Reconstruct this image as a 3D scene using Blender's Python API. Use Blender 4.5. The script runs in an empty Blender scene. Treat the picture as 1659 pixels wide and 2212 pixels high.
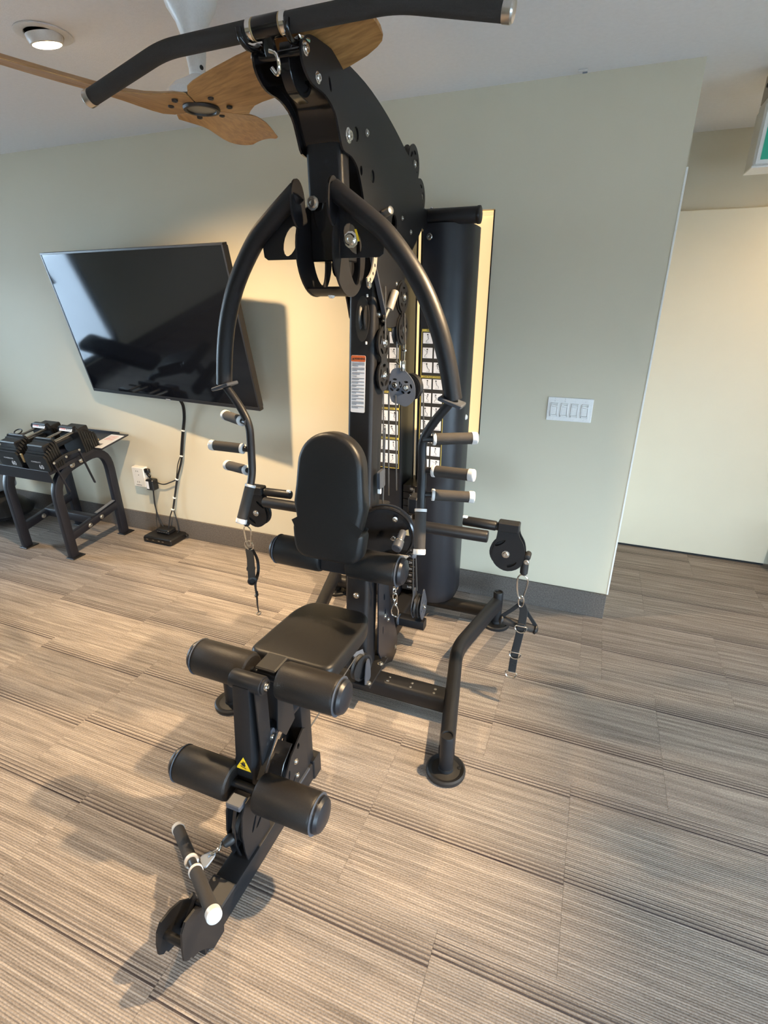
import bpy, bmesh, math, random
from mathutils import Vector, Matrix, Quaternion
random.seed(7)
S = bpy.context.scene
C = bpy.context.collection
PI = math.pi
R = math.radians

# ------------------------------------------------------------------ camera
CAMZ = 1.61
cam_d = bpy.data.cameras.new('camera')
cam_d.sensor_fit = 'VERTICAL'
cam_d.sensor_height = 36.0
cam_d.lens = 1125.0 / 2212.0 * 36.0
cam_d.clip_start = 0.02
cam = bpy.data.objects.new('camera', cam_d)
C.objects.link(cam)
cam.location = (0, 0, CAMZ)
cam.rotation_euler = (R(90 - 22.261), 0, R(21.547))
S.camera = cam

# ------------------------------------------------------------------ world, exposure
S.view_settings.view_transform = 'Standard'
S.view_settings.look = 'None'
S.view_settings.gamma = 1
S.view_settings.use_curve_mapping = False
S.view_settings.exposure = 0.78
W = bpy.data.worlds.new('sky')
S.world = W
W.use_nodes = True
bg = W.node_tree.nodes['Background']
bg.inputs[0].default_value = (0.66, 0.83, 1.0, 1)
bg.inputs[1].default_value = 21.0
LAMP_POWER = 120.0
LAMP_COL = (1.0, 0.72, 0.42)

def portal(name, loc, rot, sx, sy):
    l = bpy.data.lights.new(name, 'AREA')
    l.shape = 'RECTANGLE'; l.size = sx; l.size_y = sy
    l.cycles.is_portal = True
    o = bpy.data.objects.new(name, l)
    C.objects.link(o)
    o.location = loc; o.rotation_euler = rot
XL, XR, YB, YW, YF, ZC = -6.2, 3.2, -3.0, 2.681, 3.742, 2.4375
WIN_R = (-2.2, 1.9, 0.12, 1.18)     # y0 y1 z0 z1 on the right wall
WIN_F = (0.4, 2.9, 0.10, 1.15)     # x0 x1 z0 z1 on the front wall, behind the camera
WIN_L = (0.75, 1.85, 0.15, 2.10)    # on the left wall
portal('daylight_portal_right', (XR + .01, (WIN_R[0] + WIN_R[1]) / 2, (WIN_R[2] + WIN_R[3]) / 2), (0, R(90), 0), WIN_R[3] - WIN_R[2], WIN_R[1] - WIN_R[0])
portal('daylight_portal_front', ((WIN_F[0] + WIN_F[1]) / 2, YB - .01, (WIN_F[2] + WIN_F[3]) / 2), (R(90), 0, 0), WIN_F[1] - WIN_F[0], WIN_F[3] - WIN_F[2])
portal('daylight_portal_left', (XL - .01, (WIN_L[0] + WIN_L[1]) / 2, (WIN_L[2] + WIN_L[3]) / 2), (0, R(-90), 0), WIN_L[3] - WIN_L[2], WIN_L[1] - WIN_L[0])

# ------------------------------------------------------------------ materials
def mat(name, col, rough=.5, metal=0, spec=.5, noise=None, bump=0, bscale=200, emit=None, coat=0):
    m = bpy.data.materials.new(name); m.use_nodes = True
    nt = m.node_tree; b = nt.nodes['Principled BSDF']
    b.inputs['Base Color'].default_value = (*col, 1)
    b.inputs['Roughness'].default_value = rough
    b.inputs['Metallic'].default_value = metal
    b.inputs['Specular IOR Level'].default_value = spec
    if coat: b.inputs['Coat Weight'].default_value = coat
    tc = nt.nodes.new('ShaderNodeTexCoord')
    n = nt.nodes.new('ShaderNodeTexNoise')
    n.inputs['Scale'].default_value = noise[0] if noise else bscale
    n.inputs['Detail'].default_value = 4
    nt.links.new(tc.outputs['Object'], n.inputs['Vector'])
    amt = noise[1] if noise else .08
    mp = nt.nodes.new('ShaderNodeMapRange')
    mp.inputs['To Min'].default_value = 1 - amt; mp.inputs['To Max'].default_value = 1 + amt
    nt.links.new(n.outputs['Fac'], mp.inputs['Value'])
    mx = nt.nodes.new('ShaderNodeVectorMath'); mx.operation = 'SCALE'
    mx.inputs[0].default_value = col
    nt.links.new(mp.outputs[0], mx.inputs['Scale'])
    nt.links.new(mx.outputs[0], b.inputs['Base Color'])
    if bump:
        n2 = nt.nodes.new('ShaderNodeTexNoise'); n2.inputs['Scale'].default_value = bscale; n2.inputs['Detail'].default_value = 3
        nt.links.new(tc.outputs['Object'], n2.inputs['Vector'])
        bp = nt.nodes.new('ShaderNodeBump'); bp.inputs['Strength'].default_value = bump; bp.inputs['Distance'].default_value = .002
        nt.links.new(n2.outputs['Fac'], bp.inputs['Height'])
        nt.links.new(bp.outputs[0], b.inputs['Normal'])
    if emit:
        b.inputs['Emission Color'].default_value = (*emit[0], 1); b.inputs['Emission Strength'].default_value = emit[1]
    return m

M = {}
M['wall'] = mat('wall_paint', (.645, .585, .445), .62, noise=(3, .025), bump=.12, bscale=260)
M['ceiling'] = mat('ceiling_paint', (.83, .82, .82), .85, noise=(60, .05), bump=.35, bscale=180)
M['base'] = mat('baseboard_carpet', (.120, .103, .090), .95, noise=(150, .75), bump=.5, bscale=350)
M['white_trim'] = mat('white_corner_bead', (.85, .85, .80), .4)
M['door'] = mat('door_cream', (.80, .74, .58), .45, noise=(4, .03))
M['blind'] = mat('blind_yellow_glow', (.90, .66, .30), .6, noise=(4, .02), emit=((1, .74, .36), .50))  # emission added to the blind, standing in for light from the room beyond
M['black'] = mat('black_powder_coat', (0.011, 0.011, 0.0125), .42, spec=.34, noise=(500, .25), bump=.10, bscale=900)
M['blackgloss'] = mat('black_gloss_paint', (0.008, 0.008, 0.009), .16, noise=(10, .1))
M['navy'] = mat('shroud_dark', (0.01, 0.011, 0.015), .36, noise=(600, .25), bump=.10, bscale=1000)
M['vinyl'] = mat('black_vinyl', (0.012, 0.0115, 0.0115), .40, spec=.34, noise=(300, .2), bump=.22, bscale=420)
M['vinylbrown'] = mat('black_brown_vinyl', (0.015, 0.013, 0.012), .45, spec=.34, noise=(260, .25), bump=.25, bscale=420)
M['rubber'] = mat('black_rubber', (0.01, 0.01, 0.011), .5, noise=(80, .15))
M['foam'] = mat('foam_grip', (0.03, 0.026, 0.023), .8, noise=(600, .25), bump=.4, bscale=700)
M['bluegrey'] = mat('blue_grey_paint', (.050, .056, .070), .42, noise=(400, .15))
M['blockblue'] = mat('pulley_block_paint', (.095, .112, .145), .42, noise=(400, .15))
M['chrome'] = mat('chrome', (.82, .80, .76), .13, 1)
M['steel'] = mat('zinc_steel', (.60, .58, .54), .28, 1)
M['greysteel'] = mat('grey_plate', (.34, .31, .27), .45, .3)
M['cable'] = mat('coated_cable', (.05, .05, .05), .4)
M['white'] = mat('white_plastic', (.86, .85, .82), .4)
M['whitecap'] = mat('white_end_cap', (.56, .55, .535), .38, noise=(90, .12))
M['print_white'] = mat('print_white', (.78, .78, .80), .5)
M['print_yellow'] = mat('print_yellow', (.62, .50, .10), .5)
M['print_black'] = mat('print_black', (.025, .023, .02), .5)
M['print_grey'] = mat('print_grey', (.16, .16, .17), .5)
M['print_orange'] = mat('print_orange', (.62, .13, .03), .5)
M['print_red'] = mat('print_red', (.60, .06, .04), .5)
M['sign_yellow'] = mat('warning_yellow', (.85, .55, .02), .45)
M['screen'] = mat('tv_screen', (.004, .005, .008), .06, spec=.6)
M['bezel'] = mat('tv_bezel', (0.013, 0.0135, 0.016), .35)
M['rack'] = mat('rack_paint', (0.014, 0.014, 0.02), .40, noise=(300, .2), bump=.08, bscale=600)
M['plastic'] = mat('black_plastic', (0.009, 0.009, 0.01), .38)
M['greyplastic'] = mat('grey_plastic', (.22, .24, .27), .4)
M['web'] = mat('black_webbing', (.012, .012, .013), .8, noise=(500, .4), bump=.3, bscale=900)
M['gold'] = mat('brass_clips', (.45, .34, .18), .4, .6)
M['exitgreen'] = mat('exit_green', (.01, .20, .13), .35, emit=((.01, .22, .14), .35))
M['exitgrey'] = mat('exit_housing', (.66, .65, .61), .5)
M['hubring'] = mat('fan_hub_ring', (.03, .022, .016), .5)
M['hubgrey'] = mat('fan_hub_lens', (.20, .18, .14), .35)
M['asphalt'] = mat('pavement', (.22, .23, .25), .9, noise=(4, .2))
M['frame'] = mat('window_frame', (.07, .07, .075), .4)
M['lens'] = mat('lamp_lens', (1, .9, .7), .4, emit=((1, .80, .50), 14))
M['lampbody'] = mat('lamp_white_metal', (.72, .68, .63), .4)
M['slab'] = mat('floor_slab', (.10, .085, .07), .95)

def wood_mat():
    m = bpy.data.materials.new('fan_wood'); m.use_nodes = True
    nt = m.node_tree; b = nt.nodes['Principled BSDF']; b.inputs['Roughness'].default_value = .42
    tc = nt.nodes.new('ShaderNodeTexCoord'); mp = nt.nodes.new('ShaderNodeMapping')
    mp.inputs['Scale'].default_value = (3, 40, 40)
    n = nt.nodes.new('ShaderNodeTexNoise'); n.inputs['Scale'].default_value = 2.5; n.inputs['Detail'].default_value = 6; n.inputs['Distortion'].default_value = .6
    cr = nt.nodes.new('ShaderNodeValToRGB')
    cr.color_ramp.elements[0].position = .3; cr.color_ramp.elements[0].color = (.30, .145, .045, 1)
    cr.color_ramp.elements[1].position = .72; cr.color_ramp.elements[1].color = (.52, .28, .10, 1)
    nt.links.new(tc.outputs['Object'], mp.inputs[0]); nt.links.new(mp.outputs[0], n.inputs['Vector'])
    nt.links.new(n.outputs['Fac'], cr.inputs[0]); nt.links.new(cr.outputs[0], b.inputs['Base Color'])
    return m
M['wood'] = wood_mat()

def glass_mat():
    m = bpy.data.materials.new('window_glass'); m.use_nodes = True
    nt = m.node_tree; nt.nodes.remove(nt.nodes['Principled BSDF'])
    out = nt.nodes['Material Output']
    t = nt.nodes.new('ShaderNodeBsdfTransparent'); g = nt.nodes.new('ShaderNodeBsdfGlossy')
    t.inputs[0].default_value = (.94, .97, .98, 1); g.inputs['Roughness'].default_value = .02
    fr = nt.nodes.new('ShaderNodeFresnel'); fr.inputs[0].default_value = 1.45
    mx = nt.nodes.new('ShaderNodeMixShader')
    nt.links.new(fr.outputs[0], mx.inputs[0]); nt.links.new(t.outputs[0], mx.inputs[1]); nt.links.new(g.outputs[0], mx.inputs[2])
    nt.links.new(mx.outputs[0], out.inputs[0])
    return m
M['glass'] = glass_mat()

TILE = .6288
def carpet_mat():
    m = bpy.data.materials.new('striped_carpet'); m.use_nodes = True
    nt = m.node_tree; b = nt.nodes['Principled BSDF']; b.inputs['Roughness'].default_value = .95
    b.inputs['Specular IOR Level'].default_value = .15
    N = nt.nodes.new; L = nt.links.new
    def math_(op, a, b_=None, clamp=False):
        n = N('ShaderNodeMath'); n.operation = op; n.use_clamp = clamp
        for i, v in enumerate((a, b_)):
            if v is None: continue
            if isinstance(v, (int, float)): n.inputs[i].default_value = v
            else: L(v, n.inputs[i])
        return n.outputs[0]
    tc = N('ShaderNodeTexCoord'); oi = N('ShaderNodeObjectInfo'); sp = N('ShaderNodeSeparateXYZ')
    L(tc.outputs['Object'], sp.inputs[0])
    rnd = oi.outputs['Random']
    rnd2 = math_('FRACT', math_('MULTIPLY', rnd, 37.13))
    x, y = sp.outputs[0], sp.outputs[1]
    # streaks: long thin noise along x
    cv = N('ShaderNodeCombineXYZ')
    L(math_('MULTIPLY', x, 3.2), cv.inputs[0]); L(math_('MULTIPLY', y, 75), cv.inputs[1]); L(math_('MULTIPLY', rnd, 50), cv.inputs[2])
    n1 = N('ShaderNodeTexNoise'); n1.inputs['Scale'].default_value = 1.0; n1.inputs['Detail'].default_value = 3; n1.inputs['Roughness'].default_value = .65
    L(cv.outputs[0], n1.inputs['Vector'])
    # tuft noise
    n2 = N('ShaderNodeTexNoise'); n2.inputs['Scale'].default_value = 190; n2.inputs['Detail'].default_value = 2
    L(tc.outputs['Object'], n2.inputs['Vector'])
    # fine rows, 6.5 mm pitch, each row with its own tone
    row = math_('DIVIDE', y, .0066)
    rowf = math_('FRACT', row)
    rid = math_('FLOOR', row)
    wn = N('ShaderNodeTexWhiteNoise'); wn.noise_dimensions = '2D'
    cw = N('ShaderNodeCombineXYZ'); L(rid, cw.inputs[0]); L(math_('MULTIPLY', rnd, 91), cw.inputs[1]); L(cw.outputs[0], wn.inputs['Vector'])
    groove = math_('SUBTRACT', 1.0, math_('ABSOLUTE', math_('MULTIPLY', math_('SUBTRACT', rowf, .5), 2)))   # 0 at the row edge
    groove = math_('MULTIPLY', groove, 1.6, True)
    tone = math_('ADD', math_('MULTIPLY', n1.outputs['Fac'], .72), math_('MULTIPLY', wn.outputs['Value'], .14))
    tone = math_('ADD', tone, math_('MULTIPLY', n2.outputs['Fac'], .46))
    tone = math_('ADD', tone, math_('MULTIPLY', math_('SUBTRACT', rnd2, .5), .02))
    cr = N('ShaderNodeValToRGB')
    e = cr.color_ramp.elements
    e[0].position = .40; e[0].color = (.165, .140, .122, 1)
    e[1].position = .98; e[1].color = (.54, .472, .412, 1)
    k = cr.color_ramp.elements.new(.67); k.color = (.318, .276, .244, 1)
    L(tone, cr.inputs[0])
    g2 = N('ShaderNodeVectorMath'); g2.operation = 'SCALE'
    L(cr.outputs[0], g2.inputs[0]); L(math_('ADD', math_('MULTIPLY', groove, .30), .70), g2.inputs['Scale'])
    # groups of dark lines, two per tile, getting bolder towards -y
    off = math_('ADD', y, math_('ADD', .0935, math_('MULTIPLY', math_('SUBTRACT', rnd, .5), .10)))
    u = math_('MULTIPLY', math_('FRACT', math_('DIVIDE', off, TILE / 2)), TILE / 2)
    SPC = .0132
    v = math_('DIVIDE', u, SPC)
    li = math_('FLOOR', v); lf = math_('FRACT', v)
    ingrp = math_('LESS_THAN', li, 4.5)
    bold = math_('SUBTRACT', 1.0, math_('MULTIPLY', li, .2))            # 1 .. .2
    wid = math_('ADD', .17, math_('MULTIPLY', bold, .24))
    line = math_('MULTIPLY', ingrp, math_('LESS_THAN', lf, wid))
    amt = math_('MULTIPLY', line, math_('ADD', .42, math_('MULTIPLY', bold, .58)))
    fade = math_('ADD', .30, math_('MULTIPLY', n1.outputs['Fac'], 1.0), True)
    amt = math_('MULTIPLY', amt, fade, True)
    mx = N('ShaderNodeMixRGB'); mx.inputs[2].default_value = (.022, .016, .022, 1)
    L(amt, mx.inputs[0]); L(g2.outputs[0], mx.inputs[1])
    L(mx.outputs[0], b.inputs['Base Color'])
    bp = N('ShaderNodeBump'); bp.inputs['Strength'].default_value = .6; bp.inputs['Distance'].default_value = .003
    L(math_('ADD', groove, math_('MULTIPLY', n2.outputs['Fac'], .8)), bp.inputs['Height']); L(bp.outputs[0], b.inputs['Normal'])
    return m
M['carpet'] = carpet_mat()

# ------------------------------------------------------------------ mesh helpers
WP = {}          # world positions of empties / objects
def finish(bm, smooth=28):
    bmesh.ops.remove_doubles(bm, verts=bm.verts, dist=1e-6)
    bmesh.ops.recalc_face_normals(bm, faces=bm.faces)
    for f in bm.faces: f.smooth = True
    lim = R(smooth)
    for e in bm.edges:
        if len(e.link_faces) == 2:
            try: e.smooth = e.calc_face_angle() < lim
            except ValueError: pass
def obj(name, bm, m, parent=None, origin=None, smooth=28):
    finish(bm, smooth)
    if origin is None:
        if bm.verts:
            lo = Vector([min(v.co[i] for v in bm.verts) for i in range(3)]); hi = Vector([max(v.co[i] for v in bm.verts) for i in range(3)])
            origin = (lo + hi) / 2
        else: origin = Vector()
    origin = Vector(origin)
    for v in bm.verts: v.co -= origin
    me = bpy.data.meshes.new(name); bm.to_mesh(me); bm.free()
    me.materials.append(M[m])
    return link(name, me, origin, parent)
def link(name, me, origin, parent=None, quat=None):
    o = bpy.data.objects.new(name, me); C.objects.link(o)
    pw = Vector()
    if parent is not None:
        o.parent = parent; pw = WP[parent.name]
    o.location = Vector(origin) - pw
    if quat is not None:
        o.rotation_mode = 'QUATERNION'; o.rotation_quaternion = quat
    WP[o.name] = Vector(origin)
    return o
def tag(o, label, cat, group=None):
    o['label'] = label; o['category'] = cat
    if group: o['group'] = group
    return o
def thing(name, loc, label, cat, group=None):
    o = bpy.data.objects.new(name, None); C.objects.link(o); o.location = loc
    o.empty_display_size = .05
    WP[o.name] = Vector(loc)
    return tag(o, label, cat, group)
def struct(name, bm, m, parent=None, **k):
    o = obj(name, bm, m, parent, **k)
    if parent is None: o['kind'] = 'structure'
    return o
def copy_tree(o, delta, parent=None):
    c = o.copy(); C.objects.link(c); c.parent = parent
    if parent is None: c.location = Vector(o.location) + Vector(delta)
    for ch in o.children: copy_tree(ch, delta, c)
    return c

def box(c, s, bev=0, bm=None, rot=None, seg=1):
    bm = bm or bmesh.new()
    r = bmesh.ops.create_cube(bm, size=1)
    vs = r['verts']
    bmesh.ops.scale(bm, vec=s, verts=vs)
    if bev:
        es = list({e for v in vs for e in v.link_edges})
        rb = bmesh.ops.bevel(bm, geom=es, offset=bev, segments=seg, affect='EDGES', profile=.5)
        vs = list({v for f in rb['faces'] for v in f.verts} | {v for v in vs if v.is_valid})
    if rot is not None: bmesh.ops.rotate(bm, cent=(0, 0, 0), matrix=rot, verts=vs)
    bmesh.ops.translate(bm, vec=c, verts=vs)
    return bm
def box2(a, b, bev=0, bm=None):
    a, b = Vector(a), Vector(b)
    return box((a + b) / 2, [abs(b[i] - a[i]) for i in range(3)], bev, bm)
def basis(d, up=None):
    d = Vector(d).normalized()
    up = Vector(up) if up else (Vector((0, 0, 1)) if abs(d.z) < .95 else Vector((0, 1, 0)))
    u = up.cross(d)
    if u.length < 1e-4: u = Vector((1, 0, 0)).cross(d)
    u.normalize(); v = d.cross(u).normalized()
    return u, v, d
def sweep(pts, prof, bm=None, closed=False, up=None, scales=None):
    """prof: list of (a,b) around the path"""
    bm = bm or bmesh.new()
    pts = [Vector(p) for p in pts]; n = len(pts)
    T = []
    for i in range(n):
        if closed: t = pts[(i + 1) % n] - pts[i - 1]
        elif i == 0: t = pts[1] - pts[0]
        elif i == n - 1: t = pts[-1] - pts[-2]
        else: t = (pts[i + 1] - pts[i]).normalized() + (pts[i] - pts[i - 1]).normalized()
        T.append(t.normalized())
    u, v, _ = basis(T[0], up)
    rings = []
    for i in range(n):
        if i:
            q = T[i - 1].rotation_difference(T[i]); u = q @ u; v = q @ v
        k = scales[i] if scales else 1
        rings.append([bm.verts.new(pts[i] + u * a * k + v * b * k) for a, b in prof])
    m = len(prof)
    for i in range(n if closed else n - 1):
        A, B = rings[i], rings[(i + 1) % n]
        for j in range(m): bm.faces.new((A[j], A[(j + 1) % m], B[(j + 1) % m], B[j]))
    if not closed:
        bm.faces.new(rings[0][::-1]); bm.faces.new(rings[-1])
    return bm
def circ(r, n=16): return [(r * math.cos(2 * PI * i / n), r * math.sin(2 * PI * i / n)) for i in range(n)]
def rrect(w, h, r, n=4):
    o = []
    for cx, cy, a0 in ((w / 2 - r, h / 2 - r, 0), (-w / 2 + r, h / 2 - r, 90), (-w / 2 + r, -h / 2 + r, 180), (w / 2 - r, -h / 2 + r, 270)):
        for i in range(n + 1):
            a = R(a0 + 90 * i / n); o.append((cx + r * math.cos(a), cy + r * math.sin(a)))
    return o
def tube(pts, r, n=16, bm=None, closed=False): return sweep(pts, circ(r, n), bm, closed)
def smooth(pts, k=6, closed=False):
    P = [Vector(p) for p in pts]; n = len(P); out = []
    for i in range(n if closed else n - 1):
        p1, p2 = P[i], P[(i + 1) % n]
        p0 = P[i - 1] if (closed or i) else p1; p3 = P[(i + 2) % n] if (closed or i < n - 2) else p2
        for j in range(k):
            t = j / k
            out.append(.5 * ((2 * p1) + (p2 - p0) * t + (2 * p0 - 5 * p1 + 4 * p2 - p3) * t * t + (3 * p1 - p0 - 3 * p2 + p3) * t ** 3))
    if not closed: out.append(P[-1])
    return out
def fillet(pts, r, k=5):
    """round the inner corners of a polyline"""
    P = [Vector(p) for p in pts]; out = [P[0]]
    for i in range(1, len(P) - 1):
        a = (P[i - 1] - P[i]); b = (P[i + 1] - P[i]); d = min(r, a.length * .49, b.length * .49)
        s, e = P[i] + a.normalized() * d, P[i] + b.normalized() * d
        for j in range(k + 1):
            t = j / k; out.append((1 - t) ** 2 * s + 2 * t * (1 - t) * P[i] + t * t * e)
    out.append(P[-1]); return out
def lathe(prof, p, d, n=24, bm=None, up=None):
    """prof: [(radius, height along d)]"""
    bm = bm or bmesh.new(); p = Vector(p); u, v, d = basis(d, up)
    rings = []
    for r, h in prof:
        if r < 1e-6: rings.append([bm.verts.new(p + d * h)])
        else: rings.append([bm.verts.new(p + d * h + u * r * math.cos(2 * PI * i / n) + v * r * math.sin(2 * PI * i / n)) for i in range(n)])
    for A, B in zip(rings, rings[1:]):
        for i in range(n):
            j = (i + 1) % n
            if len(A) == 1 and len(B) == 1: continue
            if len(A) == 1: bm.faces.new((A[0], B[i], B[j]))
            elif len(B) == 1: bm.faces.new((A[i], B[0], A[j]))
            else: bm.faces.new((A[i], A[j], B[j], B[i]))
    if len(rings[0]) > 1: bm.faces.new(rings[0][::-1])
    if len(rings[-1]) > 1: bm.faces.new(rings[-1])
    return bm
def cyl(a, b, r, n=20, bev=0, bm=None):
    a, b = Vector(a), Vector(b); L = (b - a).length
    if bev: pr = [(r - bev, 0), (r - bev * .3, bev * .3), (r, bev), (r, L - bev), (r - bev * .3, L - bev * .3), (r - bev, L)]
    else: pr = [(r, 0), (r, L)]
    return lathe(pr, a, b - a, n, bm)
def circle2(c, r, n=14, ry=None, rot=0):
    ry = ry or r; o = []
    for i in range(n):
        a = 2 * PI * i / n; x, y = r * math.cos(a), ry * math.sin(a)
        o.append((c[0] + x * math.cos(rot) - y * math.sin(rot), c[1] + x * math.sin(rot) + y * math.cos(rot)))
    return o
def plate(outline, thick, org, u, v, holes=(), bm=None):
    """flat sheet: outline in (u,v), extruded by thick along u x v"""
    b2 = bmesh.new(); org, u, v = Vector(org), Vector(u), Vector(v); n = u.cross(v).normalized()
    edges = []
    for loop in [outline] + list(holes):
        vs = [b2.verts.new(org + u * a + v * b) for a, b in loop]
        for i in range(len(vs)): edges.append(b2.edges.new((vs[i], vs[(i + 1) % len(vs)])))
    bmesh.ops.triangle_fill(b2, use_beauty=True, use_dissolve=False, edges=edges, normal=n)
    r = bmesh.ops.extrude_face_region(b2, geom=b2.faces[:])
    bmesh.ops.translate(b2, vec=n * thick, verts=[g for g in r['geom'] if isinstance(g, bmesh.types.BMVert)])
    if bm is None: return b2
    me = bpy.data.meshes.new('tmp'); b2.to_mesh(me); b2.free(); bm.from_mesh(me); bpy.data.meshes.remove(me)
    return bm
def plate_yz(x, pts, t, holes=(), bm=None): return plate(pts, t, (x - t / 2, 0, 0), (0, 1, 0), (0, 0, 1), holes, bm)
def plate_xz(y, pts, t, holes=(), bm=None): return plate(pts, t, (0, y + t / 2, 0), (1, 0, 0), (0, 0, 1), holes, bm)
def s2(pts, k=5): return [(p.x, p.y) for p in smooth([(a, b, 0) for a, b in pts], k, True)]
def strip(pts, w, t, side, bm=None):
    """ribbon of width w (along side) and thickness t following pts"""
    return sweep(pts, rrect(w, t, t * .4, 1), bm, up=Vector(pts[1]) .__sub__(Vector(pts[0])).cross(Vector(side)))
BOLT = {}
def bolt(p, d, r=.008, parent=None, m='steel', name='bolt', h=.55):
    key = (r, m, h)
    if key not in BOLT:
        bm = lathe([(r * 1.35, 0), (r * 1.35, r * .22), (r, r * .26), (r, r * h), (r * .8, r * (h + .22)), (r * .45, r * (h + .22)), (r * .4, r * h * .8), (0, r * h * .8)], (0, 0, 0), (0, 0, 1), 10)
        finish(bm); me = bpy.data.meshes.new('bolt'); bm.to_mesh(me); bm.free(); me.materials.append(M[m]); BOLT[key] = me
    q = Vector((0, 0, 1)).rotation_difference(Vector(d).normalized())
    return link(name, BOLT[key], p, parent, q)
def text_bm(s, size, org, u, v, t=.0006, align='CENTER', bold=0):
    cu = bpy.data.curves.new('txt', 'FONT'); cu.body = s; cu.size = size; cu.align_x = align; cu.align_y = 'CENTER'; cu.extrude = 0; cu.offset = bold; cu.resolution_u = 2
    o = bpy.data.objects.new('txt', cu); C.objects.link(o)
    dg = bpy.context.evaluated_depsgraph_get(); me = bpy.data.meshes.new_from_object(o.evaluated_get(dg))
    bm = bmesh.new(); bm.from_mesh(me)
    bpy.data.objects.remove(o); bpy.data.curves.remove(cu); bpy.data.meshes.remove(me)
    u, v, org = Vector(u), Vector(v), Vector(org); n = u.cross(v)
    for q in bm.verts: q.co = org + u * q.co.x + v * q.co.y + n * t
    return bm
def join(dst, src):
    me = bpy.data.meshes.new('tmp'); src.to_mesh(me); src.free(); dst.from_mesh(me); bpy.data.meshes.remove(me); return dst

# ------------------------------------------------------------------ room shell
TH = .12
def wall_quad(name, a, b, m='wall'): return struct(name, box2(a, b), m)
FZ = -.006
floor = struct('floor', join(box2((XL - TH, YB - TH, -.12), (XR + TH, YW, FZ)), box2((.222, YW, -.12), (XR + TH, YF + TH, FZ))), 'slab')
struct('ceiling', box2((XL - TH, YB - TH, ZC), (XR + TH, YF + TH, ZC + .1)), 'ceiling')
# back wall (with the recessed interior window behind the machine)
WX0, WX1, WZ0, WZ1 = -1.13, -.520, .945, 1.985
XC = .222
bm = box2((XL - TH, YW, FZ), (WX0, YW + TH, ZC))
box2((WX1, YW, FZ), (XC, YW + TH, ZC), bm=bm)
box2((WX0, YW, FZ), (WX1, YW + TH, WZ0), bm=bm)
box2((WX0, YW, WZ1), (WX1, YW + TH, ZC), bm=bm)
struct('wall_back', bm, 'wall')
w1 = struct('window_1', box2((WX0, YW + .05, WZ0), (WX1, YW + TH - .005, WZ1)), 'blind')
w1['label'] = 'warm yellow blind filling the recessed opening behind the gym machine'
bm = box2((WX1 - .012, YW + .030, WZ0), (WX1, YW + .05, WZ1))
box2((WX0, YW + .030, WZ0), (WX0 + .012, YW + .05, WZ1), bm=bm)
obj('window_frame', bm, 'hubring', w1)
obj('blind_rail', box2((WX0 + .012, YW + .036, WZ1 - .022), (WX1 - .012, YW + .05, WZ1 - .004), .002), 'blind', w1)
# corridor walls
bm = box2((XC - TH, YW + TH, FZ), (XC, YF, ZC))
struct('wall_corridor', bm, 'wall')
struct('wall_far', box2((XC - TH, YF, FZ), (XR + TH, YF + TH, ZC)), 'wall')
bm = box2((XL - TH, YB - TH, FZ), (WIN_F[0], YB, ZC)); box2((WIN_F[1], YB - TH, FZ), (XR + TH, YB, ZC), bm=bm)
box2((WIN_F[0], YB - TH, FZ), (WIN_F[1], YB, WIN_F[2]), bm=bm); box2((WIN_F[0], YB - TH, WIN_F[3]), (WIN_F[1], YB, ZC), bm=bm)
struct('wall_front', bm, 'wall')
def side_wall(name, x0, x1, win, y1):
    y0, wy1, z0, z1 = win
    bm = box2((x0, YB, FZ), (x1, y0, ZC)); box2((x0, wy1, FZ), (x1, y1, ZC), bm=bm)
    box2((x0, y0, FZ), (x1, wy1, z0), bm=bm); box2((x0, y0, z1), (x1, wy1, ZC), bm=bm)
    return struct(name, bm, 'wall')
side_wall('wall_right', XR, XR + TH, WIN_R, YF)
side_wall('wall_left', XL - TH, XL, WIN_L, YW)
def glazing(name, x, win, n, turn=False):
    y0, y1, z0, z1 = win; f = .05
    def box2(a, b, bev=0, bm=None):
        if turn: a, b = (a[1], a[0], a[2]), (b[1], b[0], b[2])
        return globals()['box2'](a, b, bev, bm)
    bm = box2((x - .03, y0, z0), (x + .03, y1, z0 + f)); box2((x - .03, y0, z1 - f), (x + .03, y1, z1), bm=bm)
    for i in range(n + 1):
        yy = y0 + (y1 - y0 - f) * i / n
        box2((x - .03, yy, z0 + f), (x + .03, yy + f, z1 - f), bm=bm)
    w = struct(name, bm, 'frame')
    for i in range(n):
        ya = y0 + (y1 - y0 - f) * i / n + f; yb = y0 + (y1 - y0 - f) * (i + 1) / n
        obj('pane', box2((x - .003, ya, z0 + f), (x + .003, yb, z1 - f)), 'glass', w)
glazing('window_2', XR + TH / 2, WIN_R, 4)
glazing('window_3', XL - TH / 2, WIN_L, 1)
glazing('window_4', YB - TH / 2, WIN_F, 4, True)
bm = box2((XR + TH, -14, -.2), (16, 14, -.15)); box2((-16, -14, -.2), (XL - TH, 14, -.15), bm=bm); box2((XL - TH, -14, -.2), (XR + TH, YB - TH, -.15), bm=bm)
struct('trim_outdoor_pavement', bm, 'asphalt')
# baseboards
BZ, BT = .146, .012
struct('baseboard_back', box2((XL, YW - BT, 0), (XC, YW, BZ), .002), 'base')
struct('baseboard_left', box2((XL, YB, 0), (XL + BT, YW - BT, BZ), .002), 'base')
struct('baseboard_front', box2((XL + BT, YB, 0), (XR - BT, YB + BT, .098), .002), 'base')
struct('baseboard_right', box2((XR - BT, YB, 0), (XR, YF, .118), .002), 'base')
struct('trim_1', box2((XC - .001, YW - .003, BZ), (XC + .007, YW + .02, 2.09), .001), 'white_trim')
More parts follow.
